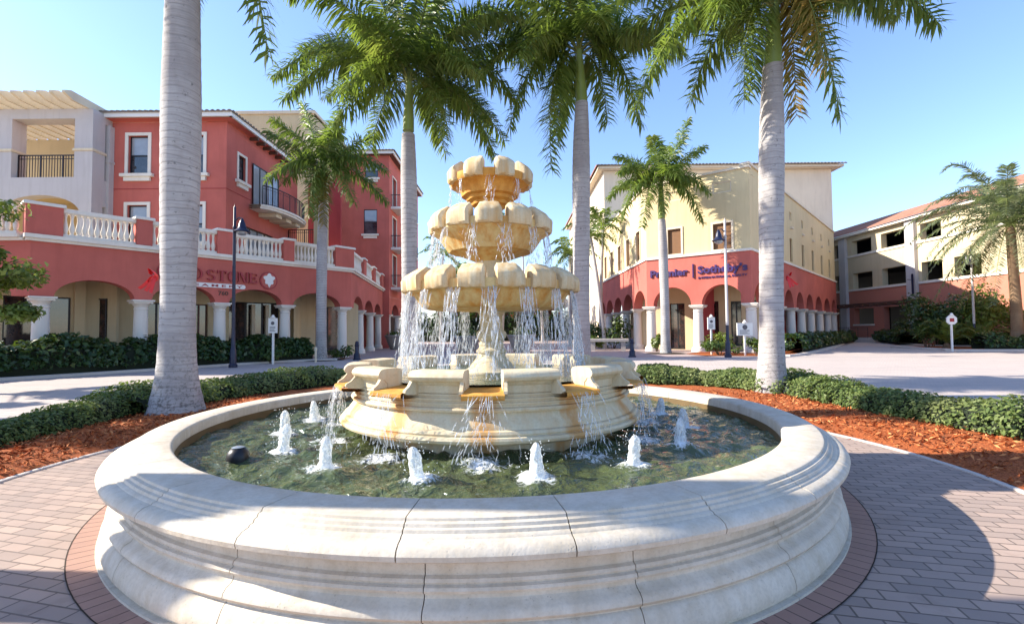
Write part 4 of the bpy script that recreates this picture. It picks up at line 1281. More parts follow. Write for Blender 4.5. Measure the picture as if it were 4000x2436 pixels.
for h in hs: window(CB, FSB, *h, depth=.18, trim=0, sill=False, mat='shop', bars=2)
mb = MB(); mb.box(-32, -17.4, 21.6, 21.75, 0, 4.7); mb.build('shop_wall', M['tan'], CB)
FWB = frame((-32, 21.59), (1, 0)); window(CB, FWB, 8.5, 14.2, .2, 3.0, depth=.02, trim=0, sill=False, mat='shop', bars=4)

# upper storeys
YB, XB = 25.5, -14.92
FU = frame((-21.05, YB), (1, 0)); FUS = frame((XB, YB), (0, 1))
mb = MB()
s1w = XB + 21.05
W1 = [(-20.08 + 21.05, -19.03 + 21.05), (-17.20 + 21.05, -16.12 + 21.05)]
HU = [(a, b, 9.80, 11.84) for a, b in W1] + [(a, b, 6.2, 8.16) for a, b in W1]
wall_holes(mb, FU, 0, s1w, 4.98, 12.55, HU, .22)
HS = [(1.10, 1.82, 9.78, 11.20), (2.45, 7.6, 8.72, 12.3), (1.75, 5.1, 5.2, 7.42)]
wall_holes(mb, FUS, 0, 8.5, 4.98, 12.55, HS[:1] + HS[2:], .2)
mb.f = mb.f; mb.build('upper_wall', M['coral'], CB)
for h in HU: window(CB, FU, *h, depth=.2, trim=.16, sill=True, mat='glass', half='pale_glass')
window(CB, FUS, *HS[0], depth=.18, trim=.13, sill=True, mat='glass')
window(CB, FUS, *HS[2], depth=.18, trim=0, sill=False, mat='pale_glass', bars=4, framemat='black')
# recessed balcony doors
window(CB, FUS, 2.5, 5.6, 8.8, 11.2, depth=-.03, trim=0, sill=False, mat='pale_glass', bars=4)
mb = MB()
# string course lines
mb.fbox(FU, 0, s1w + .02, .002, .02, 9.0, 9.03); mb.fbox(FUS, 0, 2.4, .002, .02, 9.0, 9.03)
mb.build('string_course', M['coral_dark'], CB)
mb = MB(); K = 22
c0 = 5.0
for zz0, zz1, ex in ((8.50, 8.62, 0), (8.622, 8.74, .08)):
    vs = []; fs = []
    for q in range(K + 1):
        s = 2.2 + 5.6 * q / K; dd = (1.45 + ex) * math.sqrt(max(0, 1 - ((s - c0) / 2.95) ** 2)) ** .7 + .02
        for z in (zz0, zz1): vs += [FUS(s, .003, z), FUS(s, dd, z)]
    for q in range(K):
        b = q * 4; c = b + 4; fs += [(b, b + 1, c + 1, c), (b + 2, c + 2, c + 3, b + 3), (b + 1, b + 3, c + 3, c + 1)]
    mb.add(vs, fs)
bal = mb.build('balcony', M['trim'], CB)
for s in (3.3, 4.6, 5.9):
    mb = MB(); mb.bev(FUS, s, s + .7, .004, 1.05, 8.26, 8.495, .04); mb.build('corbel', M['cream'], bal)
mb = MB(); pr = None
for q in range(57):
    s = 2.3 + 5.4 * q / 56; dd = 1.40 * math.sqrt(max(0, 1 - ((s - c0) / 2.95) ** 2)) ** .7
    p = FUS(s, dd, 0)
    r_ = .022 if q % 7 == 0 else .009
    mb.tube([(p[0], p[1], 8.74), (p[0], p[1], 9.82)], r_, 4)
for z, r_ in ((9.83, .03), (9.66, .012), (8.82, .014)):
    mb.tube([(*FUS(2.3 + 5.4 * q / 40, 1.40 * math.sqrt(max(0, 1 - ((2.3 + 5.4 * q / 40 - c0) / 2.95) ** 2)) ** .7, 0)[:2], z) for q in range(41)], r_, 5)
mb.build('railing', M['black'], bal)
# eaves and roof
fascia(CB, [(-21.6, YB - .55), (XB + .55, YB - .55), (XB + .55, YB + 8.6)], 12.62, 12.86, .16)
mb = MB(); mb.add([(-21.6, YB - .45, 12.60), (XB + .45, YB - .45, 12.60), (XB + .45, YB + 8.6, 12.60), (XB - .1, YB + 8.6, 12.60), (XB - .1, YB + .1, 12.60), (-21.6, YB + .1, 12.60)], [(0, 1, 4, 5), (1, 2, 3, 4)]); mb.build('soffit', M['coral'], CB)
for k in range(9):
    mb = MB(); y = YB + 2.2 + k * .75; mb.box(XB + .01, XB + .50, y, y + .12, 12.42, 12.595); mb.build('rafter', M['wood'], CB)
tile_roof(CB, (-21.8, YB - .62, 12.87), (XB + .62, YB - .62, 12.87), (-18.5, YB + 3.2, 14.0), (XB - 3.2, YB + 3.2, 14.0), 'greytile')
tile_roof(CB, (XB + .62, YB - .62, 12.87), (XB + .62, YB + 8.7, 12.87), (XB - 3.2, YB + 3.2, 14.0), (XB - 3.2, YB + 5.0, 14.0), 'greytile')
# tan stair block at the end
mb = MB()
FT = frame((XB, 32.6), (1, 0))
wall_holes(mb, FT, .01, 2.3, 0, 7.3, [], .1); mb.fbox(FT, .01, 2.3, -3.2, -.01, 7.0, 7.29)
FT2 = frame((XB + 2.3, 32.6), (0, 1)); wall_holes(mb, FT2, 0, 3.4, 0, 7.3, [])
mb.fbox(FT, 1.75, 2.45, -.7, .06, 0, 12.4)
mb.build('stair_wall', M['tan'], CB)
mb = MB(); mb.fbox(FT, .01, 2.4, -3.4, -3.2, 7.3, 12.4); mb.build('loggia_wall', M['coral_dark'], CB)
railing(CB, FT, .05, 1.74, -.05, 7.3, 8.3)

# ------------------------------------------------------------------ shop lettering (left)
SG = thing('shop_sign', 'dark red serif shop lettering with white creamery strip over the left arcade', 'shop sign', FL(5, .1, 3.5))
serif(SG, 'lettering', FL, 3.52, 5.32, 3.86, .50, 'COLD', 'redletter')
serif(SG, 'lettering', FL, 5.40, 7.72, 3.84, .50, 'STONE', 'redletter')
mb = MB(); K = 12; s0, s1, z0, z1 = 4.0, 7.12, 3.53, 3.73; rr = (z1 - z0) / 2
pts = [(s1 - rr + rr * math.cos(R(-90 + 180 * k / K)), z0 + rr + rr * math.sin(R(-90 + 180 * k / K))) for k in range(K + 1)] + [(s0 + rr + rr * math.cos(R(90 + 180 * k / K)), z0 + rr + rr * math.sin(R(90 + 180 * k / K))) for k in range(K + 1)]
n = len(pts)
mb.add([F_ for dd in (.01, .06) for F_ in [FL(a, dd, z) for a, z in pts]], [tuple(range(n, 2 * n)), tuple(reversed(range(n)))] + [(k, (k + 1) % n, n + (k + 1) % n, n + k) for k in range(n)])
mb.build('strip_panel', M['whitepaint'], SG)
text_on(SG, 'strip_lettering', FL, 4.15, 6.98, 3.575, .062, 'C R E A M E R Y', .15, .004, 'redletter', .004)
mb = MB()
def disc(mb, F, s, z, d0, d1, r, n=32, m=0, rf=None):
    pts = [(s + (r if rf is None else rf(2 * PI * k / n)) * math.cos(2 * PI * k / n), z + (r if rf is None else rf(2 * PI * k / n)) * math.sin(2 * PI * k / n)) for k in range(n)]
    mb.add([q for dd in (d0, d1) for q in [F(a, dd, b) for a, b in pts]] + [F(s, d1, z)], [(k, (k + 1) % n, n + (k + 1) % n, n + k) for k in range(n)] + [(n + k, n + (k + 1) % n, 2 * n) for k in range(n)], m)
disc(mb, FL, 8.23, 4.03, .01, .07, .43, 40, 0); disc(mb, FL, 8.23, 4.03, .07, .085, .37, 40, 1)
# scalloped pale cone flower in the middle
disc(mb, FL, 8.23, 4.10, .085, .12, .25, 48, 2, lambda a: .25 + .05 * math.cos(5 * a - PI / 2))
mb.add([FL(8.23 - .14, .1, 3.95), FL(8.23 + .14, .1, 3.95), FL(8.23, .1, 3.68), FL(8.23 - .14, .125, 3.95), FL(8.23 + .14, .125, 3.95), FL(8.23, .125, 3.68)], [(3, 4, 5), (0, 2, 1), (0, 3, 5, 2), (1, 2, 5, 4)], 2)
mb.build('emblem', [M['redletter'], M['coral'], M['whitepaint']], SG)
NS = thing('address_number', 'small dark street number between the arches under the shop lettering', 'sign', FL(6.1, .05, 3.2))
text_on(NS, 'digits', FL, 5.93, 6.36, 3.20, .012, '760', .27, .012, 'wood', .006)

# ------------------------------------------------------------------ cream loggia block (far left)
LB = thing('cream_building', 'cream stucco block with open loggia and slatted pergola at the far left', 'building', (-23, 24.3, 0))
YL, XL = 24.3, -20.94
FC = frame((-31, YL), (1, 0)); FCS = frame((XL, YL), (0, 1))
mb = MB()
for F, a, b in ((FC, 31 - 26.0, 31 - 25.0), (FC, 31 - 21.85, 31 + XL), (FC, 31 - 31, 31 - 30)):
    mb.fbox(F, a, b, -.75, 0, 9.30, 12.26)
mb.fbox(FC, 0, 31 + XL, -.75, 0, 12.262, 12.76)
mb.fbox(FCS, .751, 1.19, -.5, 0, 12.262, 12.75)
mb.build('loggia_frame', M['grey'], LB)
mb = MB()
arch_wall(mb, FC, 0, 31 + XL, [(31 - 25.6, 31 - 21.5)], 7.4, 1.0, 9.298, .6)
for a, b in ((0, 31 - 25.6), (31 - 21.5, 31 + XL)): mb.fbox(FC, a, b, -.6, 0, 4.98, 7.398)
mb.fbox(FCS, .602, 1.19, -.5, 0, 7.95, 9.298); mb.fbox(FCS, .602, .66, -.5, 0, 4.98, 7.948)
mb.build('wall', M['grey'], LB)
mb = MB()
for a, b in ((31 - 26.06, 31 - 24.94), (31 - 21.91, 31 + XL + .06)):
    mb = MB(); mb.fbox(FC, a, b, -.81, .06, 10.62, 10.74); mb.build('ledge', M['cream'], LB)
railing(LB, FC, 31 - 24.98, 31 - 21.87, -.35, 9.31, 10.55, .14)
railing(LB, FCS, .60, .86, -.25, 9.31, 10.55, .09)
mb = MB(); mb.fbox(FCS, .88, 1.192, -.5, .12, 4.98, 12.26); mb.fbox(FCS, .84, 1.194, -.54, .17, 10.30, 10.42); mb.build('pilaster', M['grey'], LB)
mb = MB(); mb.box(-31, -21.2, 28.2, 28.35, 4.98, 12.76); mb.build('back_wall', M['tan'], LB)
FBW = frame((-31, 28.19), (1, 0)); window(LB, FBW, 31 - 23.6, 31 - 22.7, 9.4, 11.6, depth=-.02, trim=.1, sill=False, mat='glass')
mb = MB(); mb.box(-31, -21.0, 24.95, 28.2, 9.0, 9.29); mb.build('floor', M['tan'], LB)
for k in range(16):
    x = -30.6 + k * .62
    mb = MB()
    mb.add([(x, 22.95, 12.95), (x + .14, 22.95, 12.95), (x + .14, 28.6, 12.77), (x, 28.6, 12.77), (x, 22.95, 13.05), (x + .14, 22.95, 13.05), (x + .14, 23.3, 13.2), (x, 23.3, 13.2), (x + .14, 28.6, 13.1), (x, 28.6, 13.1), (x, 23.4, 12.77), (x + .14, 23.4, 12.77)],
           [(0, 1, 5, 4), (4, 5, 6, 7), (7, 6, 8, 9), (9, 8, 2, 3), (0, 10, 11, 1), (10, 3, 2, 11), (1, 11, 2, 8, 6, 5), (0, 4, 7, 9, 3, 10)])
    mb.build('pergola_rafter', M['cream'], LB)

# tall plain block behind, coral tower beyond the arcade
BB = thing('beige_building', 'tall plain beige building rising behind the coral roof', 'building', (-20, 38, 0))
mb = MB(); F = frame((-30, 38), (1, 0)); wall_holes(mb, F, 0, 14.6, 0, 18.55, []); F2 = frame((-15.4, 38), (0, 1)); wall_holes(mb, F2, 0, 14, 0, 18.55, []); mb.box(-30, -15.4, 38.01, 52, 18.4, 18.54); mb.build('wall', M['tan'], BB)
mb = MB(); mb.box(-30.1, -15.3, 37.9, 52, 18.552, 18.8); mb.build('parapet_cap', M['cream'], BB)

TW = thing('coral_tower', 'dark coral apartment tower with balconies beyond the left arcade', 'building', (-12.8, 42, 0))
FTW = frame((-15.3, 42.2), (1, 0)); FTS = frame((-10.56, 42.2), (0, 1))
mb = MB(); HT = [(2.65, 3.78, 14.75, 16.0), (2.55, 3.70, 9.85, 12.0)]
wall_holes(mb, FTW, 0, 4.74, 0, 16.7, HT, .15)
HTS = [(1.2, 2.6, 12.6, 15.2), (1.2, 2.6, 9.0, 11.6), (1.2, 2.6, 5.6, 8.2), (5.4, 6.8, 12.6, 15.2), (5.4, 6.8, 9.0, 11.6), (5.4, 6.8, 5.6, 8.2)]
wall_holes(mb, FTS, 0, 13, 4.4, 16.7, HTS, .3)
mb.build('wall', M['coral'], TW)
mb = MB(); arch_wall(mb, FTS, .012, 13, [(.9, 3.6), (4.4, 7.1), (7.9, 10.6)], 2.9, .9, 4.398, .5); mb.build('arcade_wall', M['coral'], TW)
for s in (.55, 4.0, 7.5): column(TW, *FTS(s, -.26, 0)[:2], 2.9, .26, 0)
mb = MB(); wall_holes(mb, frame((-13, 42.2), (0, 1)), 0, 13, 0, 4.4, []); mb.build('shop_wall', M['dark'], TW)
for h in HT: window(TW, FTW, *h, depth=.13, trim=0, sill=True, mat='glass', half='pale_glass')
for h in HTS: window(TW, FTS, *h, depth=.28, trim=.1, sill=False, mat='pale_glass', bars=2)
for z in (5.3, 8.8, 12.4):
    for s in (.6, 4.9):
        mb = MB(); mb.bev(FTS, s, s + 2.7, .003, 1.1, z - .22, z, .04); b_ = mb.build('balcony', M['trim'], TW)
        mb = MB(); mb.fbox(FTS, s + .05, s + 2.65, 1.0, 1.05, z + 1.0, z + 1.06)
        for k in range(20): q = s + .06 + 2.57 * k / 19; mb.fbox(FTS, q, q + .02, 1.01, 1.03, z, z + 1.0)
        for k in range(8): q = .1 + .9 * k / 8; mb.fbox(FTS, s + .05, s + .07, q, q + .02, z, z + 1.0)
        mb.fbox(FTS, s + .05, s + .1, .0, 1.0, z + 1.0, z + 1.06)
        mb.build('railing', M['black'], b_)
fascia(TW, [(-15.8, 41.7), (-10.06, 41.7), (-10.06, 55.5)], 16.72, 16.98, .2)
mb = MB(); mb.add([(-15.8, 41.8, 16.715), (-10.16, 41.8, 16.715), (-10.16, 55.5, 16.715), (-15.8, 55.5, 16.715)], [(0, 1, 2, 3)]); mb.build('soffit', M['wood'], TW)
tile_roof(TW, (-15.9, 41.6, 16.99), (-9.96, 41.6, 16.99), (-13.4, 44, 17.8), (-12.4, 44, 17.8), 'greytile')
tile_roof(TW, (-9.96, 41.6, 16.99), (-9.96, 55.5, 16.99), (-12.4, 44, 17.8), (-12.4, 55.5, 17.8), 'greytile')

# ------------------------------------------------------------------ yellow corner building (right)
YW = thing('yellow_building', 'pale yellow corner building over a coral red arcade on the right', 'building', (13.88, 28.38, 0))
C1, C2 = (8.9, 32.3), (13.88, 28.38)
FG = frame(C1, (C2[0] - C1[0], C2[1] - C1[1])); LG = math.hypot(C2[0] - C1[0], C2[1] - C1[1])
FR = frame(C2, (.665, .747)); FW = frame((C1[0], C1[1] + 24), (0, -1))      # FW runs from far to the corner C1
SR = [.0, 3.55, 7.1, 10.6, 14.0, 17.6, 21.4, 25.3, 28.6]
ZR, ZP = 5.95, 10.85
mb = MB(); arch_wall(mb, FG, 0, LG, [(.42, 2.86), (3.5, 5.92)], 2.9, 1.18, ZR, .6); mb.build('arcade_wall', M['coral'], YW)
mb = MB(); arch_wall(mb, FR, .001, 28.6, [(SR[i] + .45, SR[i + 1] - .42) for i in range(8)], 2.9, 1.25, ZR, .6); mb.build('arcade_wall', M['coral'], YW)
mb = MB(); arch_wall(mb, FW, 6.0, 23.999, [(23.6 - 3.5 * (k + 1) + .42, 23.6 - 3.5 * k) for k in reversed(range(5))], 2.9, 1.2, ZR, .6); mb.build('arcade_wall', M['coral'], YW)
for s in (.14, 3.18, LG - .12): column(YW, *FG(s, -.3, 0)[:2], 2.9, .30, math.atan2(-.618, .786))
for s in SR[1:]: column(YW, *FR(s, -.3, 0)[:2], 2.9, .30, R(48))
for k in range(1, 5): column(YW, *FW(23.6 - 3.5 * k + .2, -.3, 0)[:2], 2.9, .30)
mb = MB()
mb.fbox(FG, -.05, LG + .06, -.6, .09, ZR, ZR + .14); mb.fbox(FR, .03, 28.65, -.6, .09, ZR + .002, ZR + .138); mb.fbox(FW, 6, 23.95, -.6, .09, ZR + .002, ZR + .138)
mb.build('cornice', M['trim'], YW)
mb = MB()
HG = [(1.45, 2.30, 6.20, 7.80), (4.25, 5.30, 6.20, 7.76)]; HG3 = [(1.55, 2.35, 9.62, 10.2), (4.27, 5.35, 9.62, 10.28)]
wall_holes(mb, FG, .001, LG, ZR + .14, ZP, HG + HG3, .16, -.06)
HR = []
for s in (10.25, 14.15, 17.9, 21.8, 25.65, 6.6, 3.0): HR.append((s - .42, s + .42, 6.28, 8.0))
HR3 = [(h[0] + .1, h[1] - .1, 9.35, 9.95) for h in HR]
wall_holes(mb, FR, .061, 28.6, ZR + .14, ZP + .2, HR + HR3, .2, -.06)
HW = [(21.3 - 3.0 * k, 22.3 - 3.0 * k, 6.25, 8.3) for k in range(5)]
wall_holes(mb, FW, 6, 23.94, ZR + .14, ZP, HW, .2, -.06)
mb.build('upper_wall', M['yellow'], YW)
for h in HG: window(YW, FG, *h, depth=.14, trim=.12, sill=False, mat='shutter', framemat='shutter', trimmat='pale', bars=None, d=-.06)
for h in HG3: window(YW, FG, *h, depth=.10, trim=0, sill=False, mat='yellow', framemat='pale', trimmat='pale', bars=None, d=-.06)
for h in HR: window(YW, FR, *h, depth=.18, trim=0, sill=False, mat='shutter', framemat='shutter', bars=None, d=-.06)
for h in HR3:
    w_ = window(YW, FR, *h, depth=.14, trim=0, sill=False, mat='shutter', framemat='pale', bars=None, d=-.06)
    mb = MB(); mb.fbox(FR, (h[0] + h[1]) / 2 - .16, (h[0] + h[1]) / 2 + .16, -.058, .1, 8.72, 8.86); mb.build('bracket', M['pale'], YW)
for h in HW: window(YW, FW, *h, depth=.18, trim=.1, sill=False, mat='shutter', framemat='shutter', trimmat='pale', bars=2, d=-.06)
mb = MB()
mb.fbox(FG, -.05, LG + .04, -.5, .04, ZP, ZP + .14); mb.fbox(FR, .02, 28.65, -.5, .04, ZP + .2, ZP + .34); mb.fbox(FW, 6, 23.96, -.5, .04, ZP + .001, ZP + .139)
mb.build('parapet_cap', M['pale'], YW)
mb = MB(); mb.add([FG(0, -.6, ZP - .3), FG(LG, -.6, ZP - .3), FR(28.6, -.6, ZP - .3), (10, 56, ZP - .3), FW(6, -.6, ZP - .3)], [(0, 1, 2, 3, 4)]); mb.build('flat_roof', M['concrete'], YW)
mb = MB(); mb.add([FG(0, -.62, 4.6), FG(LG, -.62, 4.6), FR(28.6, -.62, 4.6), (10, 56, 4.6), FW(6, -.62, 4.6)], [(0, 1, 2, 3, 4)]); mb.build('arcade_ceiling', M['pale'], YW)
FGB = frame(FG(0, -3.2, 0)[:2], (C2[0] - C1[0], C2[1] - C1[1]))
hs = [(.3, 1.35, .02, 3.2), (2.2, 3.6, .3, 3.25), (4.35, 5.0, .3, 3.2), (5.25, 5.9, .3, 3.2)]
mb = MB(); wall_holes(mb, FGB, -2, LG + 1, 0, 4.6, hs, .2); mb.build('shop_wall', M['tan'], YW)
for h in hs: window(YW, FGB, *h, depth=.18, trim=0, sill=False, mat='shop', bars=2)
FRB = frame(FR(0, -3.2, 0)[:2], (.665, .747)); hs = [(3.0 + 3.8 * k, 5.6 + 3.8 * k, .02, 3.1) for k in range(6)]
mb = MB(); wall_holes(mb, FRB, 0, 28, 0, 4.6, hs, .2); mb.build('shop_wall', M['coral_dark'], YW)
for h in hs: window(YW, FRB, *h, depth=.18, trim=0, sill=False, mat='glass', bars=2)
FWBK = frame((C1[0] + 3.2, C1[1] + 24), (0, -1)); hs = [(8 + 3.5 * k, 10.4 + 3.5 * k, .02, 3.1) for k in range(4)]
mb = MB(); wall_holes(mb, FWBK, 6, 22, 0, 4.6, hs, .2); mb.build('shop_wall', M['tan'], YW)
for h in hs: window(YW, FWBK, *h, depth=.18, trim=0, sill=False, mat='shop', bars=2)
# upper block set back
YU = 50.2
FUP = frame((9.6, YU), (1, 0)); LU = 33.1 - 9.6
mb = MB(); h_ = [(18.0, 18.6, 14.2, 16.6)]; wall_holes(mb, FUP, 0, LU, ZP - .4, 17.75, h_, .15)
wall_holes(mb, frame((33.1, YU), (0, 1)), 0, 16, 0, 17.75, []); wall_holes(mb, frame((9.6, YU + 30), (0, -1)), 0, 30, 0, 17.75, [])
mb.build('set_back_wall', M['pale'], YW); window(YW, FUP, *h_[0], depth=.13, trim=0, sill=False, mat='glass', bars=None)
fascia(YW, [(8.9, YU + 30), (8.9, YU - .8), (33.9, YU - .8), (33.9, YU + 16)], 17.8, 18.05, .2, 'pale')
mb = MB(); mb.add([(9.0, YU - .7, 17.79), (33.8, YU - .7, 17.79), (33.8, YU + 30, 17.79), (9.0, YU + 30, 17.79)], [(0, 1, 2, 3)]); mb.build('soffit', M['pale'], YW)
tile_roof(YW, (8.7, YU - 1.0, 18.06), (34.1, YU - 1.0, 18.06), (11.5, YU + 2.6, 18.9), (31.5, YU + 2.6, 18.9), 'greytile', .34, .07)
tile_roof(YW, (8.7, YU + 30, 18.06), (8.7, YU - 1.0, 18.06), (11.5, YU + 30, 18.9), (11.5, YU + 2.6, 18.9), 'tile', .34, .07)
# lettering
S2 = thing('shop_sign', 'purple raised shop lettering on the coral band of the yellow corner building', 'shop sign', FG(3, .1, 4.8))
text_on(S2, 'lettering', FG, .28, 2.72, 4.80, .05, 'Premier', .62, .04, 'purple', .022)
mb = MB(); mb.fbox(FG, 3.0, 3.07, .02, .09, 4.58, 5.45); mb.build('divider_bar', M['purple'], S2)
text_on(S2, 'lettering', FG, 3.32, 6.16, 4.83, .05, 'Sotheby’s', .62, .04, 'purple', .022)
text_on(S2, 'tagline', FG, 3.34, 6.14, 4.50, .03, 'INTERNATIONAL REALTY', .17, .02, 'purple', .004)

# ------------------------------------------------------------------ parking garage (far right)
GX = 36.0
GR = thing('parking_garage', 'cream and coral parking garage with tiled roof at the far right', 'building', (GX, 46, 0))
FGA = frame((GX, 66), (0, -1))
def gy(y): return 66 - y
mb = MB()
cols = [(54.9, 53.4), (51.7, 48.9), (47.6, 44.4), (43.0, 40.9), (39.8, 37.5), (60.5, 56.5)]
HGt = [(gy(a), gy(b), 9.02, 10.45) for a, b in cols[:4] + cols[5:]]
HGm = [(gy(a), gy(b), 5.44, 7.05) for a, b in cols]
wall_holes(mb, FGA, 0, 44, 5.25, 10.95, HGt + HGm, .55)
mb.build('wall', M['garage'], GR)
mb = MB(); HGg = [(gy(51.7), gy(48.9), 1.75, 3.35), (gy(47.6), gy(44.4), .3, 3.35), (gy(54.9), gy(53.4), .0001, 3.35), (gy(43), gy(40.9), 1.2, 3.3)]
wall_holes(mb, FGA, 0, 44, 0, 5.25, HGg, .55); mb.build('coral_wall', M['orange'], GR)
mb = MB()
for a, b, c, d in ((0, 44, 5.20, 5.40), (0, 44, 8.78, 8.98), (gy(51.8), gy(48.8), 1.58, 1.74)):
    mb = MB(); mb.fbox(FGA, a, b, .004, .10, c, d); mb.build('ledge', M['trim'], GR)
for y in (52.9, 43.85):
    mb = MB(); mb.fbox(FGA, gy(y + .5), gy(y - .5), .003, .32, 0, 10.94); mb.build('pilaster', M['grey'], GR)
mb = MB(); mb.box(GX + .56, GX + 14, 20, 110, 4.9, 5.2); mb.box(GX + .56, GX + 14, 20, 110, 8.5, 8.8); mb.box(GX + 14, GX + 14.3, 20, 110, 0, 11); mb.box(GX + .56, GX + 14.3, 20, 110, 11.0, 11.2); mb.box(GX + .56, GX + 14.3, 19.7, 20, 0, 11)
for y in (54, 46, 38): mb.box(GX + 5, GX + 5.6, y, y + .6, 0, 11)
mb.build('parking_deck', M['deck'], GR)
fascia(GR, [(GX - .6, 68), (GX - .6, 20)], 10.97, 11.22, .2, 'trim')
mb = MB(); mb.add([(GX - .5, 20, 10.96), (GX + .2, 20, 10.96), (GX + .2, 68, 10.96), (GX - .5, 68, 10.96)], [(0, 1, 2, 3)]); mb.build('soffit', M['trim'], GR)
tile_roof(GR, (GX - .75, 68, 11.23), (GX - .75, 20, 11.23), (GX + 3.4, 68, 13.0), (GX + 3.4, 20, 13.0), 'tile', .34, .06, 3)
for k in range(11):
    y = 53.4 - k * 1.15
    mb = MB(); mb.fbox(FGA, gy(y), gy(y) + .16, .33, 1.35, 3.45, 3.68); mb.build('pergola_bracket', M['wood'], GR)
mb = MB(); mb.fbox(FGA, gy(53.6), gy(41.4), .95, 1.07, 3.69, 3.82); mb.build('pergola_beam', M['wood'], GR)
mb = MB(); mb.fbox(FGA, gy(52.2), gy(44.6), .5, 2.6, .0, .42); mb.build('loading_platform', M['concrete'], GR)
railing(GR, FGA, gy(51.8), gy(46.5), 2.4, .42, 1.42, 1.2)
bs = thing('blade_sign', 'narrow dark blue blade sign on the garage pilaster', 'sign', (GX - .5, 43.6, 4.6))
mb = MB(); mb.box(GX - .62, GX - .5, 43.3, 43.42, 4.3, 6.1); mb.build('panel', M['navy'], bs)
mb = MB(); mb.tube([(GX - .34, 43.5, 5.6), (GX - 1.0, 43.36, 5.6)], .03, 6); mb.build('bracket', M['navy'], bs)

# ------------------------------------------------------------------ palms
# fronds as (control offset, tip offset) in metres from the crown
p1 = [((.95, .0, .7), (1.5, .1, -3.25)), ((1.5, .9, 1.0), (2.6, 1.8, -.6)), ((1.0, -1.2, 1.0), (1.6, -2.4, .2)), ((-1.5, .5, 1.2), (-3.0, .8, .2)), ((-1.2, -1.2, 1.0), (-2.3, -2.4, -.6)), ((.2, 1.8, 1.0), (.6, 3.3, .1)), ((-.9, 1.5, 1.1), (-1.8, 2.9, -.4)), ((1.4, 1.3, 1.3), (2.7, 2.5, .5)), ((0, -1.8, 1.1), (-.2, -3.2, -.1)), ((-1.8, -.2, .5), (-2.9, -.4, -1.4)), ((.4, .2, 1.8), (1.2, .4, 3.0)), ((-.4, .1, 1.8), (-1.3, -.2, 3.0)), ((1.9, -.2, 1.2), (3.5, -.4, .3))]
royal_palm('royal_palm', 'thick pale grey royal palm trunk at the near left beside the pool', (-5.78, 8.5, 0), [(.0, 0, 0, .47), (0, 0, .25, .40), (0, 0, .7, .315), (0, 0, 1.3, .275), (.0, 0, 2.2, .262), (.0, 0, 3.2, .285), (.0, 0, 4.3, .302), (.0, 0, 5.4, .305), (.0, 0, 6.3, .285), (.0, 0, 7.3, .262), (.0, 0, 8.1, .24)], (-.02, 0, 9.6), p1, 21, leaf=.86, per=140, wid=.055)
p2 = [((.4, .8, .5), (.8, 1.6, -1.5)), ((-.6, -.9, .5), (-1.3, -1.7, -1.2)), ((1.4, .9, .8), (2.6, 1.6, -1.1)), ((-1.8, -.3, 1.2), (-3.2, -.6, -.8)), ((.9, -.9, .9), (2.1, -1.8, -.9)), ((-.9, .6, 1.9), (-2.0, 1.2, 2.4)), ((1.0, .4, 2.0), (2.2, .7, 2.5)), ((-1.75, -.1, 1.75), (-3.65, -.2, .05)), ((-1.2, -1.0, 1.9), (-2.9, -1.9, 1.6)), ((-1.5, 1.0, 1.0), (-2.9, 1.6, .35)), ((-1.05, -.5, -.1), (-1.75, -.9, -1.6)), ((-1.0, .9, .2), (-1.5, 1.6, -1.3)), ((1.75, .1, 1.35), (3.0, .2, -.6)), ((1.5, -.8, 1.6), (3.1, -1.5, .9)), ((1.7, .2, .1), (2.35, .3, -2.1)), ((.85, -.6, -.1), (1.2, -1.0, -1.9)), ((1.1, 1.1, .8), (2.2, 2.0, -.2)), ((-.5, -.7, 1.9), (-1.1, -1.6, 2.7)), ((.6, -.9, 1.9), (1.3, -1.9, 2.3)), ((.1, .9, 2.0), (.2, 2.2, 2.6)), ((-.1, -.2, 2.2), (-.3, -.4, 3.4)), ((.5, .3, 2.2), (1.2, .6, 3.3)), ((.3, 1.2, .6), (.5, 2.2, -.8)), ((-.3, -1.2, .9), (-.7, -2.4, .1)), ((-1.7, .5, 1.9), (-3.4, 1.0, 1.4)), ((2.0, .5, 1.9), (3.6, .9, 1.2))]
royal_palm('royal_palm', 'royal palm left of the tiered bowls with a bright green crownshaft', (-2.78, 13.3, 0), [(0, 0, 0, .33), (0, 0, .5, .26), (0, 0, 1.5, .215), (0, 0, 3, .20), (0, 0, 4.3, .215), (-.01, 0, 5.5, .22), (-.02, 0, 6.3, .20), (-.02, 0, 6.95, .165)], (0.0, 0, 8.35), p2, 22, leaf=.78, per=140, wid=.05, shaft_r=.15)
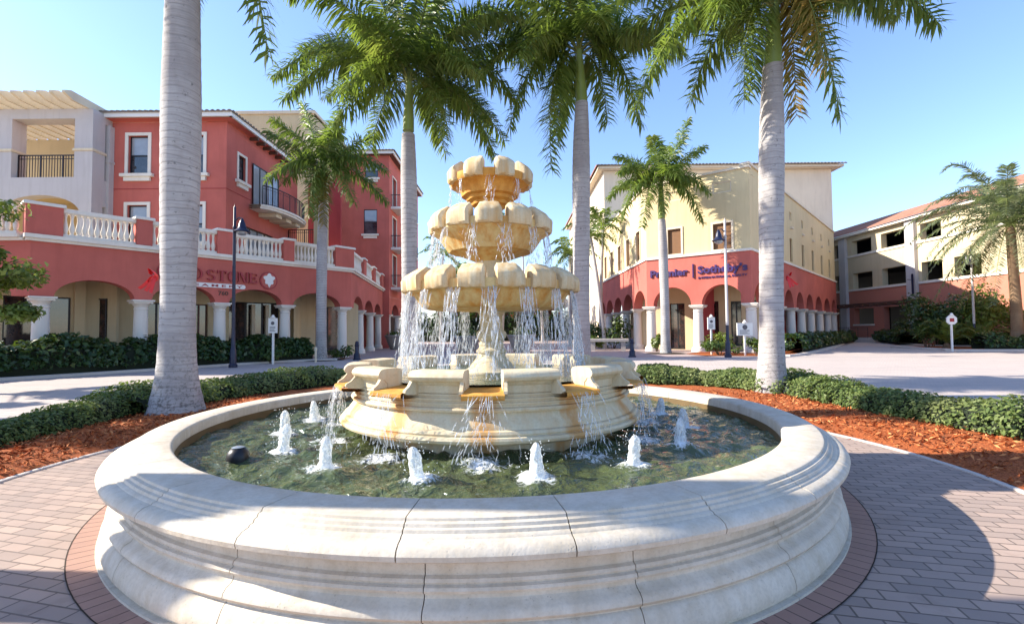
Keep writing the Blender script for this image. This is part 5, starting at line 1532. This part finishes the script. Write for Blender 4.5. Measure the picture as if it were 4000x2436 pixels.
p3 = [((-.9, -.8, .7), (-1.7, -1.5, -1.1)), ((1.0, -.8, .7), (2.0, -1.5, -.9)), ((-.2, 1.0, .4), (-.5, 1.9, -1.6)), ((-1.0, .7, 1.5), (-2.2, 1.3, 1.2)), ((.8, .5, 1.9), (1.8, 1.0, 2.3)), ((-.7, -.3, 1.9), (-1.8, -.7, 2.3)), ((-1.2, -.2, .75), (-1.95, -.4, -2.3)), ((-1.35, .3, 1.0), (-2.7, .6, -.1)), ((-1.0, -.2, -.1), (-.85, -.5, -3.45)), ((-.4, .5, .2), (-.55, .8, -2.2)), ((1.15, -.1, .5), (1.6, -.3, -2.2)), ((.7, .3, .1), (.85, .5, -1.8)), ((1.3, .4, 1.2), (2.7, .9, .75)), ((1.6, -.5, .9), (2.5, -1.0, -.6)), ((-1.2, -.8, 1.4), (-2.7, -1.5, 1.2)), ((.3, -.8, 1.7), (.8, -1.8, 2.0)), ((-.4, -.9, 1.5), (-.9, -2.0, 1.3)), ((0, .2, 2.1), (.2, .4, 3.2)), ((-.6, .8, 1.7), (-1.5, 1.8, 1.8)), ((.9, .9, 1.5), (2.0, 1.8, 1.5)), ((.2, -1.1, .8), (.3, -2.1, -.5)), ((.1, 1.2, .8), (.2, 2.4, -.3)), ((-1.5, .2, 1.6), (-2.9, .3, .9))]
royal_palm('royal_palm', 'royal palm right of the tiered bowls with hanging dark fronds', (1.88, 13.3, 0), [(0, 0, 0, .34), (0, 0, .5, .265), (0, 0, 1.5, .225), (.01, 0, 3, .22), (.03, 0, 4.5, .235), (.05, 0, 5.8, .24), (.07, 0, 6.8, .215), (.09, 0, 7.7, .17)], (.04, 0, 9.1), p3, 23, leaf=.78, per=140, wid=.05, shaft_r=.155)
p4 = [((-1.6, .3, 1.4), (-3.2, .5, .6)), ((1.0, -.9, .9), (1.9, -1.8, -.9)), ((-1.0, -.7, .8), (-1.9, -1.3, -1.2)), ((.2, .9, .8), (.4, 1.8, -1.0)), ((-2.0, -.1, .65), (-3.15, -.3, -2.45)), ((-.85, -.3, .1), (-.95, -.5, -2.35)), ((-1.6, .8, 1.0), (-3.0, 1.4, .2)), ((.75, -.2, .9), (1.0, -.5, -2.7)), ((.30, -.7, .75), (.38, -1.0, -2.0), 'frond_old'), ((.6, .3, .8), (.75, .6, -2.2), 'frond_old'), ((1.9, -.4, 1.0), (3.0, -.6, -.85)), ((1.3, .7, 1.5), (2.9, 1.4, .9)), ((-1.1, -.9, 1.5), (-2.4, -1.8, 1.3)), ((.2, -1.2, 1.6), (.4, -2.5, 1.4)), ((0, 1.1, 1.5), (.1, 2.4, 1.0)), ((-.2, .1, 2.1), (-.5, .3, 3.2)), ((.6, -.2, 2.0), (1.5, -.5, 2.9)), ((-.9, .9, .5), (-1.3, 1.5, -1.4)), ((1.9, .5, 1.2), (3.3, .8, .2))]
royal_palm('royal_palm', 'royal palm at the right of the pool with a browning frond beside its trunk', (5.45, 10.4, 0), [(0, 0, 0, .36), (.0, 0, .35, .30), (.02, 0, 1.0, .25), (.05, 0, 2.2, .235), (.09, 0, 3.6, .24), (.13, 0, 4.8, .25), (.17, 0, 5.9, .235), (.2, 0, 6.8, .20), (.22, 0, 7.1, .205)], (.30, 0, 8.45), p4, 24, leaf=.78, per=140, wid=.05, shaft_r=.17)
rs = np.random.default_rng(31)
# palm outside the frame whose trunk shadow lies across the pool rim
royal_palm('royal_palm', 'royal palm standing beside the path left of the photographer', (-6.6, 3.05, 0), [(0, 0, 0, .40), (0, 0, .6, .30), (0, 0, 2, .26), (0, 0, 5, .26), (0, 0, 7.5, .2)], (0, 0, 9.0), ring_fronds(13, 3.4, rs), 25, per=50)
pA = [((-1.6, .2, 1.1), (-3.1, .2, 1.9)), ((-.5, -.3, 1.6), (-.9, -.6, 3.0)), ((.3, .2, 1.7), (.6, .4, 2.9)), ((1.3, .3, 1.4), (2.6, .5, 1.8)), ((1.6, -.5, .9), (3.4, -.8, -.6)), ((-1.0, -.8, .6), (-2.4, -1.2, -1.1)), ((.9, -.9, .2), (2.1, -1.6, -2.4)), ((-.2, -1.0, .1), (-.25, -1.4, -3.0)), ((1.4, .8, .4), (2.9, 1.4, -1.6)), ((-.6, .7, .2), (-.8, 1.0, -2.6)), ((-1.6, .9, .6), (-2.9, 1.6, -.4)), ((.5, -.9, 1.3), (1.4, -1.8, 1.2)), ((-.9, -.9, 1.3), (-1.9, -1.7, 1.7)), ((.1, 1.0, 1.3), (.1, 2.0, 1.4)), ((.15, -.5, -.2), (.2, -.6, -3.2), 'frond_old')]
royal_palm('royal_palm', 'shorter royal palm in front of the left arcade with upswept fronds', (-9.82, 25.3, 0), [(0, 0, 0, .34), (0, 0, .6, .27), (0, 0, 3, .25), (.02, 0, 5.5, .26), (.05, 0, 7.4, .23), (.06, 0, 8.25, .2)], (.12, 0, 10.1), pA, 26, leaf=.9, per=100, wid=.07, shaft_r=.19)
pB = [((-1.3, .1, 1.5), (-2.4, .2, .6)), ((-1.5, -.4, .6), (-2.5, -.6, -2.3)), ((-.8, -.8, .6), (-1.5, -1.3, -3.0)), ((.9, -.2, 1.9), (1.6, -.3, 3.6)), ((1.4, .2, 1.5), (2.8, .4, 2.2)), ((1.3, -.6, .9), (2.5, -.9, -1.0)), ((1.0, -.8, .6), (2.0, -1.3, -2.8)), ((-.3, -.6, 1.6), (-.8, -1.2, 2.2)), ((-1.1, .7, 1.5), (-2.3, 1.3, 2.0)), ((.2, -1.1, 1.0), (.3, -2.2, -.4)), ((.4, .5, 1.6), (.8, 1.1, 2.4)), ((-.1, -.9, .3), (-.3, -1.3, -2.2)), ((1.2, .8, .9), (2.2, 1.3, .2)), ((-1.6, .4, .9), (-3.0, .6, -.8))]
royal_palm('royal_palm', 'shorter royal palm in front of the purple lettering of the corner building', (9.0, 28.9, 0), [(0, 0, 0, .36), (0, 0, .6, .28), (0, 0, 3, .255), (-.03, 0, 5.5, .26), (-.06, 0, 7.2, .23), (-.08, 0, 8.0, .2)], (-.1, 0, 10.2), pB, 27, leaf=.9, per=100, wid=.075, shaft_r=.2, spear=2.9)

def far_palm(name, label, base, h, lean, r, n, length, seed, group, trunk='trunk', leafm='frond', per=30, leaf=.6, wid=.08, lo=-.9, hi=1.0, droop=.6):
    rs = np.random.default_rng(seed)
    root = thing(name, label, 'palm tree', base, group)
    pts = [(lean[0] * (z / h) ** 1.5, lean[1] * (z / h) ** 1.5, z, r * (1.35 if z == 0 else 1) * (1 - .25 * z / h)) for z in np.linspace(0, h, 7)]
    shared('trunk', trunk_mb(pts, 12, .02, seed).mesh('trunk', M[trunk], smooth=60), root)
    top = np.array([lean[0], lean[1], h])
    for c, t in ring_fronds(n, length, rs, lo, hi, rs.uniform(0, 6)):
        C = bez(top, top + c, top + t, 14)
        shared('frond', frond_mesh('frond', C, leaf, per, wid, (leafm, 'rachis'), rs, droop, .3, .12, .03), root)
    return root
dp = far_palm('date_palm', 'date palm with grey green crown in front of the parking garage', (30.4, 29.6, 0), 7.5, (-.15, 0), .30, 64, 6.1, 41, None, 'datetrunk', 'datefrond', 84, .62, .055, -1.0, 1.2, .3)
far_palm('coconut_palm', 'thin leaning palm beside the left face of the yellow building', (6.75, 36, 0), 8.2, (-.9, 0), .14, 13, 2.6, 42, 'slender palms by the yellow building')
far_palm('coconut_palm', 'taller slender palm crowding the left face of the yellow building', (7.0, 39, 0), 9.8, (.4, .3), .15, 14, 2.9, 43, 'slender palms by the yellow building')
far_palm('coconut_palm', 'slender palm with low crown nearest the round planter', (5.2, 44, 0), 8.0, (.3, 0), .14, 13, 2.9, 44, 'slender palms by the yellow building')
for i, (x, y, h, L_, lb) in enumerate([(-9.0, 62, 11.0, 4.2, 'distant dark palm beside the left apartment tower'), (-7.2, 70, 9.2, 3.8, 'distant low palm right of the left apartment tower'), (-4.2, 85, 21, 4.4, 'distant tall palm behind the left of the top bowl'), (2.2, 85, 18.5, 4.4, 'distant tall palm behind the right of the top bowl'), (-1.2, 60, 6.0, 2.6, 'distant short palm seen between the bowls and the left trunk'), (3.6, 58, 6.2, 2.6, 'distant short palm seen right of the fountain column'), (7.6, 66, 11.5, 3.8, 'distant palm in the gap left of the yellow building')]):
    far_palm('coconut_palm', lb, (x, y, 0), h, (.3 * (-1) ** i, 0), .17, 15, L_, 50 + i, 'distant palms toward the water', per=26, wid=.13, leaf=.75)

# ------------------------------------------------------------------ planting in front of the buildings
hedge('hedge', 'dark glossy hedge in front of the left arcade, left of the thick trunk', [(-20.2, 12.5), (-18.4, 14.3), (-16.9, 16.3), (-15.4, 18.5), (-14.2, 20.3)], 1.7, 1.05, 9000, .19, 'darkhedge', 61, .08, group='shrub hedges before the arcades')
hedge('hedge', 'dark hedge in front of the left arcade, right of the thick trunk', [(-14.0, 20.6), (-12.9, 22.2), (-11.7, 24.0), (-10.6, 25.4)], 1.5, 1.02, 6000, .19, 'darkhedge', 62, .08, group='shrub hedges before the arcades')
hedge('hedge', 'clipped dark hedge along the shaded side arcade of the yellow building', [(15.3, 27.2), (18.5, 31.0), (22, 35.2), (26, 39.9), (30, 44.5), (32.3, 47.2)], 1.3, .85, 8000, .22, 'darkhedge', 63, .08, group='shrub hedges before the arcades')
hedge('hedge', 'dark ground cover along the foot of the parking garage', [(30.9, 38.2), (33.5, 43.2), (34.3, 45.8)], 1.6, .9, 3500, .24, 'darkhedge', 64, .08, group='shrub hedges before the arcades')
hedge('hedge', 'low clipped hedge at the foot of the date palm', [(27.4, 29.0), (30, 28.3), (34, 27.8), (40, 27.2)], 1.3, .8, 5000, .19, 'darkhedge', 66, .08, group='shrub hedges before the arcades')
hedge('hedge', 'low clipped hedge in front of the palmettos at the far right', [(31.0, 36.0), (33, 34.6), (37, 34.0), (43, 33.2)], 1.7, .85, 6000, .20, 'darkhedge', 65, .08, group='shrub hedges before the arcades')
bl = [(-9.1, 26.5, .9, .75, 'shrub', 'dark rounded shrub beside the shorter left palm', 260), (-11.4, 23.2, 1.0, .9, 'shrub', 'bright green shrub under the white notice board on the left', 500),
      (11.2, 26.6, 1.15, .85, 'shrub', 'green shrub at the corner bed under the portrait notice board', 600), (12.9, 26.0, 1.1, .95, 'shrub', 'green shrub between the two notice boards on the right', 600), (14.2, 26.1, 1.0, 1.0, 'darkhedge', 'dark shrub just left of the thick right trunk', 500), (11.6, 28.0, 1.0, 1.3, 'lime', 'light green shrub in front of the right arcade columns', 420),
      (9.2, 31.4, .5, 1.1, 'lime', 'small bright bush by the white column of the corner', 260),
      (5.6, 34.2, 1.0, 1.1, 'shrub', 'dark clump behind the concrete bench', 420), (7.5, 36.6, 1.3, 2.6, 'shrub', 'tall leafy shrub under the leaning palm', 700), (6.3, 38.0, 1.2, 2.2, 'shrub', 'leafy shrub behind the leaning palm', 600),
      (30.5, 35.5, 2.0, 3.9, 'darkhedge', 'large dark shrub in front of the parking garage', 2600), (32.2, 33.9, 1.9, 4.3, 'lime', 'tall light green shrub behind the tall lamp post at far right', 2600), (28.0, 33.3, 1.2, 2.0, 'shrub', 'mid green shrub left of the octagonal notice', 600), (35.0, 33.4, 2.2, 3.4, 'shrub', 'leafy shrub right of the date palm trunk', 1000), (34.0, 42.5, 1.4, 2.2, 'darkhedge', 'dark shrub against the garage pilaster', 700)]
for i, (x, y, r, h, lf, lb, n) in enumerate(bl):
    bush('shrub', lb, (x, y, 0), r, h, n, .2 if y < 30 else .27, lf, 200 + i, 'shrub', 'shrubs in the planting beds', lumps=6 + i % 4, aspect=.45)
for i, (x, y, lb) in enumerate([(31.0, 32.6, 'palmetto with long arching leaves at the far right, left one'), (33.8, 32.2, 'palmetto with long arching leaves at the far right edge'), (28.4, 32.2, 'palmetto left of the tall lamp post at far right')]):
    rs = np.random.default_rng(300 + i)
    root = thing('palmetto', lb, 'plant', (x, y, 0), 'palmettos in the right bed')
    for c, t in ring_fronds(13, 2.3, rs, .2, 1.15, i):
        C = bez((0, 0, .25), np.array(c) * (.9, .9, 1.1) + (0, 0, .25), np.array(t) * (1, 1, 1.0) + (0, 0, .35), 12)
        shared('frond', frond_mesh('frond', C, .42, 36, .06, ('lime', 'rachis'), rs, .15, .1, .12, .03), root)
    mb = MB(); mb.lathe([(.22, 0), (.2, .2), (.1, .35), (.0, .38)], 10); shared('trunk', mb.mesh('trunk', M['datetrunk']), root)
# leafy tree at the left edge
def leafy_tree(name, label, base, h, crown, rad, n, size, leaf, seed):
    rs = np.random.default_rng(seed)
    root = thing(name, label, 'tree', base)
    mb = MB(); cx, cy, cz = crown
    mb.tube([(0, 0, 0), (.05, 0, .6), (cx * .3, cy * .3, h * .4), (cx * .6, cy * .6, h * .6)], [.16, .13, .11, .08], 10)
    P = []; N = []
    cl = []
    for k in range(22):
        d = rs.normal(size=3); d /= np.linalg.norm(d); d *= rs.uniform(.35, 1.0)
        c = np.array(crown) + d * np.array(rad)
        cl.append((c, rs.uniform(.35, .6)))
        mb.tube([(cx * .5, cy * .5, h * .52), tuple((np.array([cx * .5, cy * .5, h * .52]) + c) / 2 + rs.normal(0, .12, 3)), tuple(c)], [.05, .03, .01], 5)
    for k in range(n):
        c, r = cl[rs.integers(len(cl))]; d = rs.normal(size=3); d /= np.linalg.norm(d)
        P.append(c + d * r * np.array([1.15, 1.15, .6]) * rs.uniform(.4, 1.1)); N.append(d + (0, 0, .8))
    V, Fq = leaf_quads(np.array(P), np.array(N), size, rs, .5, .5)
    shared('trunk', mb.mesh('trunk', M['bark'], smooth=60), root)
    shared('crown', np_mesh('crown', V, Fq, [M[leaf]], np.clip(rs.normal(.45, .3, n), 0, 1)), root)
leafy_tree('leafy_tree', 'small broad leaved tree at the left edge before the arcade', (-14.6, 12.2, 0), 4.2, (1.1, 0, 3.2), (1.6, 1.1, 1.8), 7000, .17, 'lime', 71)
leafy_tree('leafy_tree', 'tall broad leaved tree beside the left road, nearest the photographer', (-17.0, 8.4, 0), 7.0, (.2, 0, 6.0), (3.4, 2.8, 2.2), 5200, .3, 'hedge', 72)
leafy_tree('leafy_tree', 'tall broad leaved tree beside the left road at the hedge corner', (-19.4, 12.6, 0), 8.0, (.2, 0, 7.2), (3.4, 3.0, 2.6), 5200, .3, 'hedge', 73)
# mulch rings under the two shorter palms
for x, y in ((-9.82, 25.3), (9.0, 28.9)):
    mb = MB(); mb.lathe([(.02, .05), (1.0, .03), (1.15, .012)], 40, (x, y, 0)); tag(mb.build('mulch_ring', M['soil'], smooth=True), None, None, None, 'structure')
# planting soil before the arcades
polysheet('planting_bed', [(-21.5, 12.2), (-20, 11.7), (-16.5, 15.3), (-14.05, 19.0), (-11.25, 23.65), (-9.3, 25.0), (-8.6, 27.2), (-17.0, 17.6), (-22, 17.6)], .02, M['mulch'])
polysheet('planting_bed', [(10.2, 26.0), (13.6, 25.0), (14.6, 25.3), (20, 31.6), (27.5, 41.1), (33.4, 49.5), (32.6, 49.2), (14.2, 28.2), (11.5, 30.2), (9.9, 28.2)], .02, M['mulch'])
polysheet('planting_bed', [(35.2, 46), (32.3, 40), (30.6, 36.4), (31.7, 33.8), (36, 32.2), (46, 31.2), (46, 36), (35.9, 36), (35.9, 46)], .02, M['mulch'])
polysheet('planting_bed', [(26.4, 34.2), (26.0, 29.6), (27.2, 28.0), (46, 26.2), (46, 33), (31.7, 33.7), (30.6, 36.2)], .024, M['mulch'])
kerb('kerb', [(26.4, 34.2), (26.0, 29.8), (27.2, 28.0), (46, 26.2)], .3, -.02, .12)

# ------------------------------------------------------------------ street furniture
def lamp_post(label, x, y, h, side, pale=False, z0=0):
    root = thing('lamp_post', label, 'lamp post', (x, y, z0), 'lamp posts on the plaza')
    c = (x, y, z0)
    mb = MB(); mb.lathe([(.17, 0), (.17, .12), (.13, .16), (.12, .7), (.10, .78), (.085, .85), (.07, 1.6), (.062, h - 1.5), (.062, h - 1.05), (.075, h - 1.02), (.075, h - .96), (.055, h - .92), (.05, h - .15), (.02, h - .08), (.001, h)], 16, c)
    if pale: mb.m = [1 if (sum(mb.v[i][2] for i in f) / len(f)) > z0 + 2.6 else 0 for f in mb.f]
    mb.build('post', [M['navy'], M['grey']], root, smooth=True)
    mb = MB()
    zz = z0 + h - .75
    mb.tube([(x, y, zz), (x + side * .18, y - .05, zz + .16), (x + side * .38, y - .08, zz + .12), (x + side * .42, y - .08, zz - .04)], [.03, .028, .026, .025], 8)
    mb.tube([(x, y, zz - .35), (x + side * .2, y - .04, zz - .12), (x + side * .38, y - .08, zz + .05)], .014, 6)
    mb.build('arm', M['navy'], root, smooth=True)
    lc = (x + side * .36, y - .08, zz)
    mb = MB(); mb.lathe([(.02, .10), (.07, .06), (.09, .0), (.13, -.10), (.15, -.22), (.19, -.32), (.30, -.40), (.33, -.44), (.30, -.455), (.22, -.43)], 20, lc); mb.build('lamp_shade', M['navy'], root, smooth=True)
    mb = MB(); mb.lathe([(.21, -.44), (.20, -.52), (.12, -.58), (.001, -.60)], 16, lc); mb.build('globe', M['pale_glass'], root, smooth=True)
    return root
lamp_post('dark blue lamp post with bell lantern in front of the left arcade', -11.62, 20.5, 6.85, 1)
lamp_post('lamp post with bell lantern in front of the purple lettering', 10.72, 24.5, 7.0, -1, True)
lamp_post('tall lamp post with bell lantern before the parking garage', 31.0, 33.0, 6.9, -1, True)

def notice(label, x, y, h, w_, hh, shape='rect', lines=4, ang=0, red=False):
    root = thing('notice_sign', label, 'sign', (x, y, 0), 'white notice boards on posts')
    mb = MB(); b = .038
    mb.box(x - b, x + b, y - b, y + b, 0, h - hh - .001); mb.build('post', M['whitepaint'], root)
    mb = MB(); F = frame((x - w_ / 2, y - .06), (1, 0))
    if shape == 'oct':
        c = .26
        pts = [(w_ * c, 0), (w_ * (1 - c), 0), (w_, hh * c), (w_, hh * (1 - c)), (w_ * (1 - c), hh), (w_ * c, hh), (0, hh * (1 - c)), (0, hh * c)]
    else:
        pts = [(0, 0), (w_, 0), (w_, hh), (0, hh)]
    n = len(pts); z0 = h - hh
    mb.add([F(a, d, z0 + z) for d in (-.06, .0) for a, z in pts], [tuple(range(n, 2 * n)), tuple(reversed(range(n)))] + [(k, (k + 1) % n, n + (k + 1) % n, n + k) for k in range(n)])
    mb.build('board', M['whitepaint'], root)
    mb = MB(); mb.lathe([(.10, 0), (.11, .04), (.06, .07), (.07, .12), (.001, .16)], 12, (x, y - .04, h)); mb.build('finial', M['whitepaint'], root)
    mb = MB(); rs = random.Random(x)
    if red:
        mb.fbox(F, w_ * .28, w_ * .72, .001, .006, z0 + hh * .30, z0 + hh * .70); mb.build('printed_panel', M['redletter'], root)
    else:
        disc(mb, F, w_ / 2, z0 + hh * .66, .001, .006, min(w_, hh) * .2, 18)
        for k in range(lines): mb.fbox(F, w_ * .16, w_ * rs.uniform(.6, .85), .001, .005, z0 + hh * (.12 + .09 * k), z0 + hh * (.16 + .09 * k))
        mb.build('printed_panel', M['ink'], root)
notice('white notice board on a post in the hedge before the left arcade', -10.93, 22.5, 2.1, .40, .68)
notice('white portrait notice board on a post before the right arcade', 10.88, 26.9, 2.05, .40, .66)
notice('white wide notice board on a post just left of the thick right trunk', 12.23, 25.9, 1.72, .82, .66)
notice('white octagonal notice on a post at the bend of the right road', 25.0, 28.0, 2.05, .58, .50, 'oct', 2, 0, True)

def bollard(label, x, y):
    mb = MB(); mb.lathe([(.20, 0), (.20, .06), (.16, .10), (.15, .30), (.115, .36), (.10, .42), (.095, .70), (.12, .73), (.12, .77), (.09, .80), (.10, .86), (.075, .94), (.001, .98)], 18, (x, y, 0))
    tag(mb.build('bollard', M['navy'], None, smooth=True, loc=(x, y, 0)), label, 'bollard', 'dark bollards along the crossing')
bollard('dark bollard by the hedge end at the left arcade', -7.95, 25.2)
bollard('dark bollard at the left edge of the trunk beside the fountain', -5.72, 25.4)
bollard('dark bollard in front of the bench at the right arcade', 6.2, 25.5)
# bench, planters and the small items of the square
bn = thing('bench', 'pale concrete bench on the square left of the right arcade', 'bench', (6.4, 33.0, 0))
mb = MB(); F = frame((5.1, 33.3), (.98, -.2)); mb.bev(F, 0, 2.7, -.5, .05, .62, .82, .03); mb.build('seat', M['stonepot'], bn)
for s in (.2, 2.2): mb = MB(); mb.fbox(F, s, s + .3, -.42, -.03, 0, .618); mb.build('leg', M['stonepot'], bn)
def planter(label, x, y, r, h, seed):
    root = thing('planter', label, 'planter', (x, y, 0), 'stone planters on the square')
    mb = MB(); mb.lathe([(r * .55, 0), (r * .6, .05), (r * .72, h * .3), (r * .92, h * .75), (r, h * .9), (r * 1.03, h * .92), (r * 1.03, h), (r * .93, h), (r * .9, h * .93), (.01, h * .9)], 28, (x, y, 0)); mb.build('pot', M['stonepot'], root, smooth=True)
    rs = np.random.default_rng(seed); n = 260
    d = rs.normal(size=(n, 3)); d /= np.linalg.norm(d, axis=1)[:, None]; d[:, 2] = abs(d[:, 2])
    V, Fq = leaf_quads(d * np.array([r * .95, r * .95, .55]) * rs.uniform(.4, 1, (n, 1)) + (0, 0, h * .95), d, .2, rs, .4)
    shared('foliage', np_mesh('foliage', V, Fq, [M['shrub']], rs.random(n)), root)
planter('grey stone planter seen right of the fountain column', .62, 33.0, .95, 1.15, 81)
planter('grey stone planter seen left of the fountain column', -3.1, 33.6, .95, 1.1, 82)
planter('round cream planter at the foot of the left apartment tower', -9.2, 39.5, 1.0, 1.15, 83)
mp = MB(); mp.lathe([(.05, 0), (.05, .55), (.07, .57), (.07, .68), (.03, .74), (.001, .75)], 12, (-9.3, 23.3, 0)); tag(mp.build('path_light', M['cream'], None, smooth=True, loc=(-9.3, 23.3, 0)), 'small cream path light in the shrubs beside the shorter left palm', 'light')

# red Christmas bows on two of the palms
def bow(label, x, y, z, r, sx, sc):
    """loops and tails tied to a trunk on the side sx"""
    root = thing('ribbon_bow', label, 'bow', (x, y, z), 'red bows on the palm trunks')
    cx = x + sx * r
    def strip(name, pts, wd, ax):
        mb = MB(); vs = []; fs = []
        for p in pts:
            q = Vector(p); a = Vector(ax) * wd / 2
            vs += [q - a, q + a]
        k = len(pts)
        off = Vector((0, -.004, .002))
        vs2 = [v + off for v in vs]
        fs = [(2 * i, 2 * i + 1, 2 * i + 3, 2 * i + 2) for i in range(k - 1)]
        mb.add(vs, fs); mb.add(vs2, fs)
        return mb.build(name, M['redribbon'], root, smooth=80)
    for s, t in ((1, .25), (-1, .0), (.4, .45), (-.5, -.35)):
        pts = []
        for k in range(15):
            a = 2 * PI * k / 14
            L_ = .30 * sc * (1 - math.cos(a)) / 2; hh_ = .13 * sc * math.sin(a)
            pts.append((cx + sx * (.06 + L_ * .72), y - .10 - abs(s) * L_ * .3, z + s * L_ * .75 + hh_ * (1 if s > 0 else -1) * .6 + t * .05))
        strip('loop', pts, .16 * sc, (.25 * sx, -.9, .35))
    for s, w_ in ((.55, .13), (1.0, .12), (.2, .12)):
        pts = [(cx + sx * (.06 + s * .55 * sc * f ** 1.2), y - .12 - .05 * f, z - (.62 - .2 * s) * sc * f + .05 * sc * math.sin(f * 5)) for f in np.linspace(0, 1, 9)]
        strip('tail', pts, w_ * sc, (.75 * sx, -.3, .55))
    mb = MB(); mb.lathe([(.001, -.07 * sc), (.06 * sc, -.04 * sc), (.075 * sc, 0), (.06 * sc, .04 * sc), (.001, .07 * sc)], 12, (cx + sx * .08, y - .12, z)); mb.build('knot', M['redribbon'], root, smooth=True)
bow('red ribbon bow tied to the left side of the thick near trunk', -5.78, 8.5, 2.42, .25, -1, .44)
bow('red ribbon bow tied to the right side of the right palm trunk', 5.52, 10.4, 2.50, .20, 1, .34)

# cafe chairs seen in the arcade behind the hedge
def chair(label, x, y, rot):
    root = thing('cafe_chair', label, 'chair', (x, y, 0), 'dark chairs under the left arcade')
    m = Matrix.Rotation(rot, 3, 'Z')
    def T(p): v = m @ Vector(p); return (x + v.x, y + v.y, v.z)
    def bx(name, a, b, mt):
        mb = MB(); (x0, y0, z0), (x1, y1, z1) = a, b
        mb.add([T(p) for p in ((x0, y0, z0), (x1, y0, z0), (x1, y1, z0), (x0, y1, z0), (x0, y0, z1), (x1, y0, z1), (x1, y1, z1), (x0, y1, z1))], [(0, 3, 2, 1), (4, 5, 6, 7), (0, 1, 5, 4), (1, 2, 6, 5), (2, 3, 7, 6), (3, 0, 4, 7)])
        mb.build(name, mt, root)
    bx('seat', (-.24, -.24, .43), (.24, .24, .48), M['black']); bx('backrest', (-.24, .2, .55), (.24, .25, .98), M['black'])
    for a in (-.22, .2):
        for b in (-.22, .2): bx('leg', (a, b, 0), (a + .03, b + .03, .428), M['black'])
        bx('back_post', (a, .22, .482), (a + .03, .245, .549), M['black'])
for i, s in enumerate((7.2, 7.9, 8.6)):
    q = FL(s, -1.5, 0); chair(('dark cafe chair in the arcade, behind the lamp post', 'dark cafe chair in the arcade, middle of the three', 'dark cafe chair in the arcade beside the notice board')[i], q[0], q[1], .4 + i)

# far side of the square: pavilion with dark tiled roof, low wall, hedge
PV = thing('pavilion', 'low dark roofed pavilion across the square behind the fountain', 'building', (-3, 72, 0))
mb = MB()
for x in (-10.5, -7, -3.5, 0, 3.5, 7):
    mb = MB(); mb.box(x - .25, x + .25, 70.8, 71.3, 0, 4.2); mb.build('post', M['coral_dark'], PV)
mb = MB(); mb.box(-9.5, 6, 74, 74.3, 0, 4.4); mb.build('wall', M['wood'], PV)
mb = MB(); mb.box(-10.8, 7.3, 70.7, 71.4, 4.2, 4.8); mb.build('beam', M['wood'], PV)
tile_roof(PV, (-12, 69.8, 4.9), (8.4, 69.8, 4.9), (-9.5, 75, 9.4), (5.5, 75, 9.4), 'greytile', .5, .1)
tile_roof(PV, (-12, 80, 4.9), (-12, 69.8, 4.9), (-9.5, 75, 9.4), (-9.5, 75, 9.4), 'greytile', .5, .1)
tile_roof(PV, (8.4, 69.8, 4.9), (8.4, 80, 4.9), (5.5, 75, 9.4), (5.5, 75, 9.4), 'greytile', .5, .1)
hedge('hedge', 'distant hedge closing the square behind the fountain', [(-15, 66), (-9, 64), (-3, 63), (3, 63), (8, 64), (14, 66)], 1.8, 3.4, 6500, .42, 'darkhedge', 91, .08, group='shrub hedges before the arcades')

for o in list(scene.objects):
    for k in ('label', 'category', 'group', 'kind'):
        if k in o and not o[k]: del o[k]
